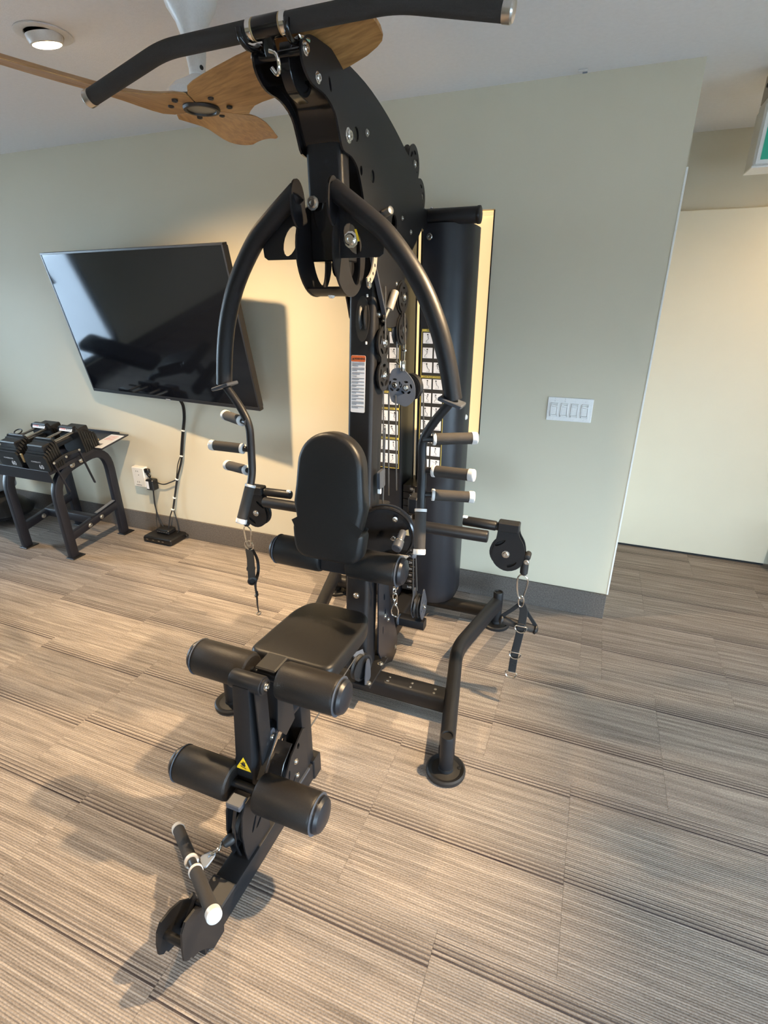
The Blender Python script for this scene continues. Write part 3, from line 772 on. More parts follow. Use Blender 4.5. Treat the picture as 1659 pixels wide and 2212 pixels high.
# perforated adjustment quadrant
qo = [(1.60 + (.105) * math.cos(R(a)), 1.745 + .105 * math.sin(R(a))) for a in range(-75, 30, 8)] + [(1.60 + .078 * math.cos(R(a)), 1.745 + .078 * math.sin(R(a))) for a in range(30, -76, -8)]
qh = [circle2((1.60 + .0915 * math.cos(R(a)), 1.745 + .0915 * math.sin(R(a))), .006, 8) for a in (-60, -42, -24, -6, 12)]
h = G('adjust_quadrant', plate_yz(X0 + .082, qo, .005, qh), 'greysteel')
bolt((X0 + .085, 1.632, 1.650), (1, 0, 0), .009, h, 'chrome')
AP = [(.055, 1.462, 1.884), (.137, 1.466, 1.826), (.212, 1.472, 1.766), (.295, 1.480, 1.660), (.349, 1.487, 1.553), (.383, 1.494, 1.446), (.405, 1.500, 1.338)]
for s in (-1, 1):
    arm = G('press_arm', tube(smooth([(X0 + s * a, b, c) for a, b, c in AP], 6), .0265, 24), 'black')
    G('arm_gusset', plate_xz(1.487, [(X0 + s * p, q) for p, q in ((.056, 1.875), (.056, 1.717), (.180, 1.717), (.192, 1.725), (.195, 1.755), (.13, 1.815))], .005, [circle2((X0 + s * .100, 1.765), .022, 16, .042, s * .45)]), 'black', arm)
    if s > 0:
        bolt((X0 + .098, 1.478, 1.762), (0, -1, 0), .016, arm, 'chrome')
        G('pin_tag', plate([(-.004, -.016), (.002, -.016), (.004, .016), (-.002, .016)], .002, (X0 + .118, 1.476, 1.772), (1, 0, 0), (-.35, 0, .94)), 'sign_yellow', arm)
    G('arm_tongue', plate_yz(X0 + s * .056, circle2((1.462, 1.855), .038, 24, .060), .006), 'black', arm)
    G('arm_end_bracket', box((X0 + s * .402, 1.498, 1.332), (.075, .062, .012), .003, rot=Matrix.Rotation(s * R(18), 3, 'Y')), 'bluegrey', arm)
    low = [(.400, 1.500, 1.332), (.345, 1.498, 1.262), (.314, 1.496, 1.205), (.319, 1.498, 1.11), (.319, 1.492, 1.035), (.322, 1.480, .992), (.3385, 1.425, .862)]
    lo = G('handle_bar', tube(fillet([(X0 + s * a, b, c) for a, b, c in low], .05, 5), .0138, 18), 'black', arm)
    def grip(pa, pb, r=.0180, stem=True, capin=.010, capout=.018):
        pa, pb = Vector(pa), Vector(pb); d = (pb - pa).normalized(); L = (pb - pa).length
        g = G('foam_grip', lathe([(r * .9, 0), (r, .002), (r, L - .002), (r * .9, L)], pa, d, 24), 'foam', arm)
        G('grip_ring', cyl(pa - d * capin, pa, r * 1.07, 24, .0015), 'whitecap', arm)
        G('grip_end_cap', lathe([(r * 1.06, 0), (r * 1.08, .001), (r * 1.08, capout - .003), (r * .98, capout), (0, capout + .001)], pb, d, 24), 'whitecap', arm)
        return g
    def hnd(root, end):
        root, end = Vector((X0 + s * root[0], root[1], root[2])), Vector((X0 + s * end[0], end[1], end[2]))
        d = (end - root).normalized()
        G('handle_stem', tube([root, end - d * .01], .0100, 14), 'black', arm)
        grip(root + d * .042, end - d * .018)
    hnd((.318, 1.486, 1.214), (.470, 1.566, 1.213))
    hnd((.319, 1.501, 1.113), (.486, 1.486, 1.118))
    hnd((.319, 1.493, 1.034), (.477, 1.552, 1.024))
    a_, b_ = Vector((X0 + s * .3235, 1.475, .980)), Vector((X0 + s * .3375, 1.428, .872))
    grip(a_, b_, .0185)

# ---- rear weight-stack shrouds
def shroud_o(s):
    o = [(.100, 2.585), (.045, 2.490), (.045, 2.300), (.118, 2.292)]
    for a in range(-75, 1, 15): o.append((.118 + .120 * math.cos(R(a)), 2.412 + .120 * math.sin(R(a))))
    o += [(.238, 2.49)]
    for a in range(15, 91, 15): o.append((.153 + .085 * math.cos(R(a)), 2.50 + .085 * math.sin(R(a))))
    return [(X0 + s * x, y) for x, y in o]
for s in (-1, 1):
    sh = G('shroud', plate(shroud_o(s), 1.772, (0, 0, .122), (1, 0, 0), (0, 1, 0)), 'navy')
    bolt((X0 + s * .075, 2.299, 1.845), (0, -1, 0), .011, sh, 'steel'); bolt((X0 + s * .238, 2.43, 1.09), (s, 0, 0), .010, sh, 'white')
    G('top_bar', cyl((X0 + s * .02, 2.325, 1.918), (X0 + s * .264, 2.325, 1.918), .031, 24, .004), 'black')
    G('top_bar_cap', cyl((X0 + s * .258, 2.325, 1.918), (X0 + s * .274, 2.325, 1.918), .033, 24, .004), 'plastic')
bolt((X0 + .07, 2.325, 1.949), (0, 0, 1), .006, gym, 'chrome')
G('top_bar_mount', box2((X0 - .06, 2.17, 1.87), (X0 + .06, 2.345, 1.945), .006), 'black')
for dx in (-.024, -.004): G('guide_rod', cyl((X0 + dx, 2.44, .15), (X0 + dx, 2.44, 1.90), .0042, 12), 'cable')
# weight stack between the shrouds
bm0 = None
for i in range(16):
    zz = .15 + i * .0375
    w = G('weight_plate', box2((X0 - .038, 2.33, zz), (X0 + .038, 2.50, zz + .035), .002), 'plastic')
    G('weight_number', text_bm(str(10 * (16 - i)), .018, (X0 + .006, 2.3295, zz + .018), (1, 0, 0), (0, 0, 1)), 'print_white', w)
# exercise charts
def chart(x0, x1, zt, zb, rows):
    xs = 1
    y = 2.2905
    ch = G('exercise_chart', plate([(x0, zb), (x1, zb), (x1, zt), (x0, zt)], .0010, (0, y, 0), (1, 0, 0), (0, 0, 1)), 'print_black')
    ch['label'] = 'exercise chart with yellow headings and small figures'
    yl = bmesh.new(); bk = bmesh.new()
    def q(bm, a, b, c, d, o): plate([(a, c), (b, c), (b, d), (a, d)], .0002, (0, y - o, 0), (1, 0, 0), (0, 0, 1), bm=bm)
    f = .0022
    for a, b, c, d in ((x0, x1, zb, zb + f), (x0, x1, zt - f, zt), (x0, x0 + f, zb, zt), (x1 - f, x1, zb, zt)): q(yl, a, b, c, d, .0014)
    z = zt; w = x1 - x0; cw = w * .40
    nh = sum(1 for r in rows if r != 'r'); nr = sum(1 for r in rows if r == 'r'); hh_ = .0105
    rh = (zt - zb - .012 - nh * hh_) / nr
    def seg(p, p2, t=.0012):
        a, b = Vector((p[0], 0, p[1])), Vector((p2[0], 0, p2[1])); d = (b - a).normalized(); n = Vector((-d.z, 0, d.x)) * t / 2
        P = [a - n, b - n, b + n, a + n]
        plate([(v.x, v.z) for v in P], .0002, (0, y - .0022, 0), (1, 0, 0), (0, 0, 1), bm=bk)
    for r in rows:
        if r != 'r':
            q(yl, x0, x1, z - hh_, z - .001, .0014)
            join(bk, text_bm(r, .0085, ((x0 + x1) / 2, y - .0024, z - hh_ / 2 - .0005), (1, 0, 0), (0, 0, 1), 0, bold=.0002))
            z -= hh_; continue
        for k in range(2):
            a = x0 + w * (.065 + .465 * k); c = z - rh * .80; d = z - rh * .08
            wh = bmesh.new(); q(wh, a, a + cw, c, d, .0014); G('chart_cell', wh, 'print_white', ch)
            cx, cz, u = a + cw * random.uniform(.4, .6), (c + d) / 2, rh * .12
            lean = random.uniform(-.8, .8)
            hip = (cx, cz - u * .4); sh_ = (cx + lean * u, cz + u * 1.3); kn = (cx + random.choice((-1, 1)) * u * 1.2, cz - u * 1.3)
            seg(hip, sh_, .0019); seg(hip, kn); seg(kn, (kn[0] - u * .3, cz - u * 2.5)); seg(sh_, (sh_[0] + random.uniform(-1.4, 1.4) * u, sh_[1] + random.uniform(-1, .8) * u)); seg((cx - u, cz - u * 2.4), (cx + u * random.uniform(0, 2), cz - u * 2.4), .0008)
            if random.random() < .5: seg((a + .004, cz + u * 2.2), (sh_[0], cz + u * random.uniform(0, 2.2)), .0007)
            plate(circle2((sh_[0], sh_[1] + u * .7), u * .45, 8), .0002, (0, y - .0022, 0), (1, 0, 0), (0, 0, 1), bm=bk)
        q(yl, x0 + w * .25, x0 + w * .75, z - rh * .915, z - rh * .90, .0013) if False else None
        z -= rh
    G('chart_yellow', yl, 'print_yellow', ch)['kind'] = 'stuff'; G('chart_drawings', bk, 'print_black', ch)['kind'] = 'stuff'
chart(X0 + .053, X0 + .164, 1.489, .838, ['PULLEY STATION', 'r', 'r', 'r', 'LOW PULLEY STATION', 'r', 'r', 'r', 'r', 'r', 'r', 'r'])
chart(X0 - .155, X0 - .046, 1.489, .842, ['PRESS STATION', 'r', 'r', 'r', 'r', 'PULLEY STATION', 'r', 'LEG STATION', 'r', 'r', 'MID PULLEY STATION', 'r', 'r'])

# ---- floating pulley block
fo = s2([(-.745, 1.325), (-.748, 1.285), (-.735, 1.235), (-.705, 1.225), (-.672, 1.218), (-.640, 1.250), (-.640, 1.300), (-.660, 1.335), (-.695, 1.362), (-.730, 1.358)], 4)
h = G('pulley_block', plate_xz(1.945, fo, .005, slotted((-.722, 1.298), .034, 5, .64, .22, .40) + slotted((-.676, 1.290), .034, 5, .64, .22, .40)), 'blockblue')
bolt((-.722, 1.942, 1.298), (0, -1, 0), .009, h, 'chrome'); bolt((-.676, 1.942, 1.290), (0, -1, 0), .009, h, 'chrome')
pulley((-.720, 1.962, 1.298), (0, 1, 0), .040); pulley((-.664, 1.965, 1.292), (.25, 1, 0), .052)
G('block_clevis', cyl((-.692, 1.95, 1.352), (-.692, 1.95, 1.392), .011, 14, .002), 'chrome')
G('block_clip', box((-.712, 1.945, 1.382), (.022, .004, .006), .001, rot=Matrix.Rotation(R(40), 3, 'Y')), 'chrome')
G('block_stem', cyl((-.690, 1.955, 1.39), (-.690, 1.965, 1.45), .0045, 10), 'chrome')
G('block_nut', box((-.690, 1.957, 1.428), (.018, .010, .008), .002), 'chrome')
for pa, pb in (((-.765, 1.93, 1.30), (-.765, 1.93, .86)), ((-.741, 1.93, 1.27), (-.741, 1.93, .84)), ((-.713, 1.93, 1.26), (-.713, 1.95, .86)), ((-.717, 1.945, 1.65), (-.717, 1.955, 1.30)), ((-.615, 1.975, 1.28), (-.608, 2.00, .90)), ((-.690, 1.965, 1.45), (-.700, 1.985, 1.56)), ((-.706, 1.80, 1.65), (-.706, 1.80, 1.46)), ((-.704, 1.795, 1.16), (-.704, 1.765, .80))):
    G('steel_cable', tube([pa, pb], .0033, 8), 'cable')
tb = G('adjuster_tab', plate_yz(X0 + .072, rounded_poly([(1.735, .935), (1.79, .935), (1.79, 1.005), (1.735, 1.005)], .008), .012), 'bluegrey')
G('tab_pin', box2((X0 + .065, 1.742, .915), (X0 + .078, 1.752, .935), .001), 'white', tb)
# ---- selector disc with spring knob
dc = Vector((X0 + .100, 1.725, .757)); dn = Vector((.30, -.95, .05)).normalized()
h = G('selector_disc', lathe([(0, 0), (.112, 0), (.118, .004), (.118, .016), (.112, .020), (.108, .016), (0, .014)], dc, dn, 48), 'blackgloss')
G('disc_rim', lathe([(.119, -.010), (.123, -.010), (.123, -.004), (.119, -.004)], dc, dn, 48), 'black', h)
kd = Vector((.05, -.93, -.36)).normalized(); kp = dc + dn * .016 + Vector((.078, 0, .030))
G('knob_stem', cyl(kp, kp + kd * .05, .014, 18, .002), 'bluegrey', h)
G('knob_collar', cyl(kp + kd * .05, kp + kd * .058, .019, 20, .002), 'chrome', h)
G('knob', lathe([(.017, 0), (.019, .003), (.020, .020), (.019, .032), (.015, .035), (0, .036)], kp + kd * .058, kd, 22), 'bluegrey', h)
for dx, dz in ((.045, .075), (.038, -.003)): bolt(dc + dn * .016 + Vector((dx, 0, dz)), dn, .008, h, 'chrome')
G('index_triangle', plate([(0, 0), (.042, .02), (.046, -.006)], .001, dc + dn * .018 + Vector((.055, 0, .018)), Vector((.95, .30, 0)), Vector((0, 0, 1))), 'gold', h)
tg = G('index_tab', plate(s2([(-.048, -.018), (-.030, -.030), (.010, -.024), (.050, .004), (.052, .012), (.020, .016), (-.020, .014), (-.046, .002)], 4), .004, dc + dn * .030 + Vector((.045, 0, -.082)), Vector((.95, .30, 0)), Vector((0, 0, 1)), [circle2((-.030, -.010), .005, 8, .007, .7), circle2((.016, -.002), .005, 8, .008, .5)]), 'greysteel')
bolt(dc + dn * .033 + Vector((.041, 0, -.087)), dn, .008, tg, 'chrome')
G('index_pin', lathe([(.010, 0), (.012, .004), (.009, .012), (0, .014)], dc + Vector((.128, -.02, -.058)), (.6, -.8, 0), 16), 'bluegrey')
# ---- swivel pulley arms
ca = G('pulley_crossbar', cyl((X0 - .492, 1.79, .785), (X0 + .492, 1.79, .785), .0232, 24, .004), 'black')
G('crossbar_mount', box2((X0 - .06, 1.77, .74), (X0 + .06, 1.90, .83), .006), 'black')
G('mount_yoke', box2((X0 + .150, 1.85, .80), (X0 + .195, 1.92, .875), .008), 'black')
G('yoke_post', cyl((X0 + .175, 1.90, .62), (X0 + .175, 1.90, .83), .02, 16), 'black')
for s in (-1, 1):
    G('swivel_tube', cyl((X0 + s * .385, 1.840, .815), (X0 + s * .512, 1.840, .812), .0190, 20, .003), 'black')
    G('swivel_sleeve', cyl((X0 + s * .512, 1.840, .812), (X0 + s * .524, 1.840, .812), .016, 20), 'rubber')
    G('swivel_pin', box((X0 + s * .392, 1.835, .832), (.020, .012, .012), .003), 'white')
    pc = (X0 + s * .560, 1.835, .712)
    PO = [(.524, .835), (.600, .830), (.600, .795), (.624, .760), (.634, .700), (.612, .655), (.565, .636), (.520, .658), (.503, .700), (.520, .770)]
    for dy in (-.016, .016):
        h = G('swivel_pulley_plate', plate_xz(1.835 + dy, rounded_poly([(X0 + s * a, b) for a, b in PO], .03, 3), .005, [circle2((X0 + s * .535, .755), .008, 10, .024, -s * .9), circle2((X0 + s * .585, .672), .008, 10, .022, -s * .9)]), 'black')
        if dy < 0: bolt((pc[0], 1.835 + dy - .003, pc[2]), (0, -1, 0), .011, h, 'steel')
    G('swivel_block', box2((X0 + s * .520, 1.815, .800), (X0 + s * .600, 1.858, .838), .004), 'black')
    pulley(pc, (0, 1, 0), .064, .020)
    G('guide_roller', cyl((X0 + s * .640, 1.815, .712), (X0 + s * .640, 1.855, .712), .012, 14, .002), 'rubber')
    bolt((X0 + s * .640, 1.813, .695), (0, -1, 0), .008, gym, 'steel')
    G('cable_stop', lathe([(.010, .015), (.015, .01), (.015, -.045), (.010, -.052), (0, -.052)], (X0 + s * .632, 1.835, .682), (0, 0, 1), 18), 'rubber')
    # snap hook
    cx = X0 + s * .632
    loop = smooth([(cx - .004, 1.835, .628), (cx - .019, 1.835, .612), (cx - .017, 1.835, .565), (cx - .008, 1.835, .528), (cx + .006, 1.835, .528), (cx + .017, 1.835, .575), (cx + .018, 1.835, .612)], 5, True)
    G('snap_hook', tube(loop, .0032, 8, closed=True), 'chrome')

# ------------------------------------------------------------------ lat bar on its hooks
lat = thing('pulldown_bar', (X0, 1.28, 2.17), 'long black angled pulldown bar with foam grips resting on top of the gym machine', 'bar')
for s in (-1, 1):
    ez = .010 * s
    B0, B1, B2 = Vector((X0 + s * .036, 1.278, 2.168)), Vector((X0 + s * .300, 1.282, 2.168 + ez * .1)), Vector((X0 + s * (.533 if s > 0 else .560), 1.292, 2.116 + ez))
    if s > 0: B2.x = -.262
    path = fillet([B0, B1, B2], .045, 7)
    obj('foam_grip', tube(path, .0195, 24), 'foam', lat)
    d = (B2 - B1).normalized()
    obj('end_cap', lathe([(.0200, 0), (.0208, .002), (.0208, .017), (.0180, .021), (.013, .020), (0, .019)], B2, d, 24), 'steel', lat)
    obj('chrome_ring', lathe([(.0200, 0), (.0218, .001), (.0218, .012), (.0200, .013)], (X0 + s * .037, 1.278, 2.168), (s, 0, 0), 28), 'chrome', lat)
    obj('brass_ring', lathe([(.0200, 0), (.0212, .001), (.0212, .004), (.0200, .005)], (X0 + s * .033, 1.278, 2.168), (s, 0, 0), 28), 'gold', lat)
obj('swivel_sleeve', cyl((X0 - .034, 1.278, 2.168), (X0 + .034, 1.278, 2.168), .0212, 28, .002), 'blackgloss', lat)
obj('swivel_eye', sweep([(X0 - .005, 1.280, 2.150), (X0 - .003, 1.290, 2.122)], rrect(.030, .012, .003, 2)), 'blackgloss', lat)
obj('swivel_hook', tube(smooth([(X0 - .005, 1.283, 2.128), (X0 + .012, 1.285, 2.120), (X0 + .014, 1.29, 2.095), (X0 + .004, 1.295, 2.088), (X0 - .006, 1.29, 2.10)], 4), .0045, 10), 'chrome', lat)
for s in (-1, 1):
    hk = smooth([(X0 + s * .062, 1.252, 2.166), (X0 + s * .061, 1.253, 2.156), (X0 + s * .059, 1.258, 2.145), (X0 + s * .056, 1.276, 2.138), (X0 + s * .052, 1.300, 2.142), (X0 + s * .054, 1.318, 2.152), (X0 + s * .058, 1.345, 2.146)], 5)
    G('bar_hook', tube(hk, .0068, 14), 'blackgloss')
G('hook_rod', cyl((X0 + .058, 1.31, 2.152), (X0 + .062, 1.345, 2.158), .006, 12), 'chrome')

# ------------------------------------------------------------------ attachments hanging from the machine
def dring(c, u, v, r, parent, th=.003):
    c, u, v = Vector(c), Vector(u), Vector(v)
    pts = [c + u * r * math.cos(R(a)) + v * r * .9 * math.sin(R(a)) for a in range(-180, 1, 20)]
    pts = pts + [c + u * r + v * .003, c + u * r * .8 + v * .006, c - u * r * .8 + v * .006, c - u * r + v * .003]
    return obj('d_ring', tube(pts, th, 8, closed=True), 'chrome', parent)
def snap(c, parent, h=.045, w=.010):
    x, y, z = c
    return obj('swivel_snap', tube(smooth([(x, y, z), (x - w, y, z - h * .35), (x - w * .6, y, z - h), (x + w * .6, y, z - h), (x + w, y, z - h * .4)], 4, True), .003, 8, closed=True), 'chrome', parent)
RX, RY = X0 + .632, 1.835
st = thing('ankle_strap', (RX, RY, .35), 'long black webbing strap with three chrome D-rings hanging from the right swivel pulley', 'strap')
snap((RX + .003, RY, .535), st)
sp = [(RX + .004, RY, .498), (RX + .016, RY, .470), (RX + .014, RY - .002, .40), (RX + .008, RY - .004, .33), (RX + .001, RY - .004, .26), (RX - .002, RY - .004, .170)]
obj('webbing', sweep(smooth(sp, 4), rrect(.031, .004, .0015, 1), up=(0, 1, 0)), 'web', st)
for i, (zz, xx) in enumerate(((.395, .014), (.265, .003), (.165, -.004))):
    dring((RX + xx, RY - .008, zz), (1, 0, 0), (0, .2, 1), .023, st)
    if i < 2: obj('strap_keeper', box((RX + xx, RY - .004, zz + .012), (.030, .008, .010), .002), 'web', st)
obj('strap_keeper', box((RX + .000, RY - .004, .215), (.028, .008, .006), .002), 'web', st)
hd = thing('stirrup_handle', (RX, RY + .01, .42), 'black stirrup handle hanging beside the long strap at the right swivel pulley', 'handle')
A, B = Vector((RX - .062, RY + .012, .402)), Vector((RX + .062, RY + .030, .378))
obj('grip', lathe([(.014, 0), (.017, .006), (.0165, .118), (.014, .126)], A, B - A, 20), 'foam', hd)
for p, d in ((A, A - B), (B, B - A)): obj('grip_end', lathe([(.019, 0), (.021, .003), (.021, .008), (.012, .012), (0, .012)], p, d, 20), 'rubber', hd)
obj('webbing', sweep(smooth([A + Vector((-.006, 0, -.014)), A + Vector((-.006, 0, .012)), Vector((RX - .028, RY + .006, .462)), Vector((RX - .006, RY + .004, .490)), Vector((RX + .003, RY + .004, .505))], 4), rrect(.016, .004, .0015, 1), up=(0, 1, 0)), 'web', hd)
obj('webbing', sweep(smooth([B + Vector((.006, 0, -.014)), B + Vector((.006, 0, .012)), Vector((RX + .030, RY + .016, .455)), Vector((RX + .006, RY + .010, .500))], 4), rrect(.016, .004, .0015, 1), up=(0, 1, 0)), 'web', hd)

LX, LY = X0 - .632, 1.835
hd = thing('stirrup_handle', (LX, LY, .45), 'black stirrup handle seen end-on, hanging from the left swivel pulley', 'handle')
obj('ring', tube([(LX + .024 * math.cos(a), LY, .528 + .024 * math.sin(a)) for a in [2 * PI * i / 20 for i in range(20)]], .003, 8, closed=True), 'chrome', hd)
A, B = Vector((LX + .034, LY - .050, .372)), Vector((LX - .038, LY + .044, .372))
obj('grip', lathe([(.014, 0), (.0175, .006), (.0175, .116), (.014, .124)], A, B - A, 20), 'foam', hd)
for p, d in ((A, A - B), (B, B - A)): obj('grip_end', lathe([(.020, 0), (.022, .003), (.022, .008), (.014, .011), (.012, .006), (0, .006)], p, d, 20), 'rubber', hd)
for p, k in ((A, -1), (B, 1)):
    q = p + (B - A).normalized() * k * .003
    obj('webbing', sweep(smooth([q + Vector((0, 0, -.014)), q + Vector((0, 0, .02)), Vector((LX - k * .018, LY + k * .024, .46)), Vector((LX - .003 - k * .002, LY + k * .003, .508))], 4), rrect(.004, .034, .0015, 1), up=(.79, .61, 0)), 'web', hd)
dring((LX + .022, LY - .03, .412), (.5, .86, 0), (0, .1, 1), .014, hd)
st = thing('ankle_strap', (LX + .02, LY, .28), 'thin twisted black strap hanging below the left stirrup handle', 'strap')
sp = [(LX + .006, LY + .012, .508), (LX + .016, LY + .03, .44), (LX + .024, LY + .015, .38), (LX + .012, LY, .325), (LX + .016, LY - .004, .255), (LX + .014, LY - .004, .20), (LX + .018, LY - .004, .162)]
obj('webbing', sweep(smooth(sp, 5), rrect(.022, .004, .0015, 1), up=(.3, 1, 0), scales=[1 - .6 * max(0, (i - 12) / 18) for i in range(31)]), 'web', st)
obj('strap_keeper', box((LX + .017, LY - .003, .275), (.012, .012, .016), .003), 'web', st)
dring((LX + .016, LY - .006, .262), (.4, .9, 0), (0, 0, 1), .009, st)
dring((LX + .018, LY - .006, .158), (.5, .86, 0), (0, 0, 1), .011, st)

ch = thing('chain', (X0 + .10, 1.85, .42), 'short chrome chain with a snap hook hanging behind the seat', 'chain')
cz = .512; cx, cy = X0 + .101, 1.85
for i in range(6):
    u = Vector((1, 0, 0)) if i % 2 == 0 else Vector((.25, 1, 0)).normalized()
    pts = [Vector((cx + .003 * (i % 3 - 1), cy, cz)) + u * .010 * math.cos(a) + Vector((0, 0, 1)) * .019 * math.sin(a) for a in [2 * PI * j / 14 for j in range(14)]]
    obj('chain_link', tube(pts, .0030, 8, closed=True), 'chrome', ch); cz -= .027
obj('snap_hook', tube(smooth([(cx, cy, cz + .016), (cx - .015, cy, cz - .012), (cx - .012, cy, cz - .042), (cx + .012, cy, cz - .046), (cx + .016, cy, cz - .015)], 5, True), .0034, 8, closed=True), 'chrome', ch)
obj('chain_eye', box((cx, cy + .002, .54), (.020, .010, .022), .003), 'steel', ch)

lowb = thing('straight_bar', (X0 - .08, .71, .13), 'short straight bar with white end caps leaning on the front foot plates', 'bar')
e0, e1 = Vector((X0 + .103, .592, .220)), Vector((X0 - .262, .838, .040)); d = (e1 - e0).normalized(); L = (e1 - e0).length
mid = (e0 + e1) / 2
obj('bar_tube', cyl(e0, e1, .0130, 20), 'navy', lowb)
for p, k in ((e0, 1), (e1, -1)):
    a, b = p + d * k * .016, mid - d * k * .032
    obj('foam_grip', cyl(a, b, .0175, 24, .002), 'foam', lowb)
    obj('end_cap', lathe([(0, -.004), (.014, -.004), (.0190, .000), (.0196, .003), (.0196, .017), (.0180, .018)], p, d * k, 28), 'whitecap', lowb)
    obj('grip_ring', lathe([(.0180, 0), (.0198, .001), (.0198, .008), (.0180, .009)], b - d * k * .001, d * k, 28), 'whitecap', lowb)
pe = mid + Vector((.022, .028, .004))
obj('eye_plate', plate(s2([(-.026, -.014), (.026, -.012), (.022, .008), (.008, .024), (-.008, .024), (-.022, .006)], 3), .005, pe, d, (Vector((.6, .75, .25)) - d * d.dot(Vector((.6, .75, .25)))).normalized(), [circle2((0, .010), .006, 10)]), 'greyplastic', lowb)
ca = Vector((X0 - .013, .797, .166))
G('low_snap_hook', tube(smooth([pe + Vector((.006, .014, .006)), pe.lerp(ca, .5) + Vector((.006, -.004, .005)), ca + Vector((-.018, -.014, -.004)), ca + Vector((-.020, -.012, -.010)), pe.lerp(ca, .5) + Vector((-.004, .003, -.006))], 4, True), .0036, 8, closed=True), 'chrome')
G('low_cable_ball', lathe([(.005, -.022), (.012, -.018), (.015, -.006), (.016, .004), (.013, .016), (.006, .022)], ca, Vector((.5, .8, .2)), 22), 'rubber')

# ------------------------------------------------------------------ television
tl, tr, br, bl = Vector((-3.149, 2.451, 1.860)), Vector((-1.708, 2.291, 1.856)), Vector((-1.733, 2.458, 1.029)), Vector((-3.174, 2.618, 1.033))
cen = (tl + tr + br + bl) / 4
tu = ((tr - tl) + (br - bl)).normalized(); tv0 = ((tl - bl) + (tr - br)); tv = (tv0 - tu * tu.dot(tv0)).normalized(); tn = tu.cross(tv)   # towards the room
if tn.y > 0: tn = -tn
TW, THh = 1.447, .845
tvt = thing('television', cen, 'large black flat screen television tilted on the wall, reflecting the room', 'television')
def tvp(a, b, c): return cen + tu * a + tv * b + tn * c
def tvbox(a0, a1, b0, b1, c0, c1, bev=0):
    bm = box(((a0 + a1) / 2, (b0 + b1) / 2, (c0 + c1) / 2), (abs(a1 - a0), abs(b1 - b0), abs(c1 - c0)), bev)
    for v in bm.verts: v.co = tvp(*v.co)
    return bm
fb = .011
bm = tvbox(-TW / 2, TW / 2, THh / 2 - fb, THh / 2, -.03, .002, .001); join(bm, tvbox(-TW / 2, TW / 2, -THh / 2, -THh / 2 + .020, -.03, .002, .001))
join(bm, tvbox(-TW / 2, -TW / 2 + fb, -THh / 2 + .020, THh / 2 - fb, -.03, .002, .001)); join(bm, tvbox(TW / 2 - fb, TW / 2, -THh / 2 + .020, THh / 2 - fb, -.03, .002, .001))
obj('bezel', bm, 'bezel', tvt)
obj('screen', tvbox(-TW / 2 + fb, TW / 2 - fb, -THh / 2 + .020, THh / 2 - fb, -.006, .0), 'screen', tvt)
obj('back_cover', tvbox(-TW / 2 + .01, TW / 2 - .01, -THh / 2 + .01, THh / 2 - .01, -.05, -.010, .006), 'plastic', tvt)
obj('logo_plate', tvbox(-.025, .012, -THh / 2 - .004, -THh / 2 + .006, -.004, .004, .001), 'greyplastic', tvt)
obj('wall_bracket', sweep([tvp(-.05, .05, -.05), (cen.x + .0, YW - .045, cen.z + .06)], rrect(.10, .26, .01, 1)), 'black', tvt)
obj('wall_plate', box((cen.x, YW - .007, cen.z + .06), (.45, .013, .30), .002), 'black', tvt)

# cables from the television
tc = thing('television_cable', (-2.55, 2.655, .5), 'bundled black cables with white ties hanging from the television to the floor', 'cable')
main = [(-2.415, 2.600, 1.03), (-2.425, 2.640, .98), (-2.444, 2.657, .901), (-2.473, 2.660, .807), (-2.500, 2.660, .71), (-2.521, 2.660, .629), (-2.545, 2.660, .561), (-2.593, 2.660, .455), (-2.641, 2.658, .312), (-2.667, 2.652, .222)]
for k, (ox, oy, a, b) in enumerate(((0, 0, 0, 10), (.007, -.002, 0, 10), (-.004, -.006, 0, 6))):
    obj('cable_strand', tube(smooth([Vector(p) + Vector((ox, oy, 0)) for p in main[a:b]], 5), .0048, 8), 'rubber', tc)
obj('cable_strand', tube(smooth([(-2.521, 2.652, .63), (-2.560, 2.655, .565), (-2.588, 2.655, .475), (-2.596, 2.655, .45)], 5), .003, 8), 'rubber', tc)
obj('cable_strand', tube(smooth([(-2.667, 2.650, .222), (-2.692, 2.640, .163), (-2.705, 2.625, .085), (-2.705, 2.622, .06)], 5), .004, 8), 'rubber', tc)
obj('cable_strand', tube(smooth([(-2.662, 2.650, .222), (-2.640, 2.645, .155), (-2.632, 2.64, .07), (-2.64, 2.63, .05)], 5), .004, 8), 'rubber', tc)
for i in (3, 5, 7, 8, 9):
    p = Vector(main[i]); d = (Vector(main[i]) - Vector(main[i - 1])).normalized()
    obj('cable_tie', lathe([(.010, -.004), (.012, -.003), (.012, .003), (.010, .004)], p + Vector((.002, -.003, 0)), d, 14), 'white', tc)
obj('power_lead', tube(smooth([(-2.817, 2.640, .445), (-2.786, 2.645, .418), (-2.717, 2.652, .402), (-2.650, 2.655, .425), (-2.602, 2.655, .447)], 5), .0042, 8), 'rubber', tc)
ot = thing('wall_outlet', (-2.92, YW, .435), 'white plug-in outlet adapter on the wall above the baseboard', 'outlet')
obj('cover_plate', box((-2.925, YW - .003, .432), (.115, .006, .150), .003), 'white', ot)
obj('adapter_body', box((-2.925, YW - .022, .432), (.112, .036, .148), .006), 'white', ot)
bm = bmesh.new()
for dz in (.045, -.035):
    for dx in (-.014, .002): box((-2.925 + dx, YW - .0403, .432 + dz), (.004, .001, .011), bm=bm)
box((-2.920, YW - .0403, .450), (.007, .001, .006), bm=bm); box((-2.930, YW - .0403, .375), (.05, .001, .003), bm=bm)
obj('slots', bm, 'print_grey', ot)
pl = thing('power_plug', (-2.84, 2.645, .47), 'black plug in the right side of the white outlet adapter', 'plug')
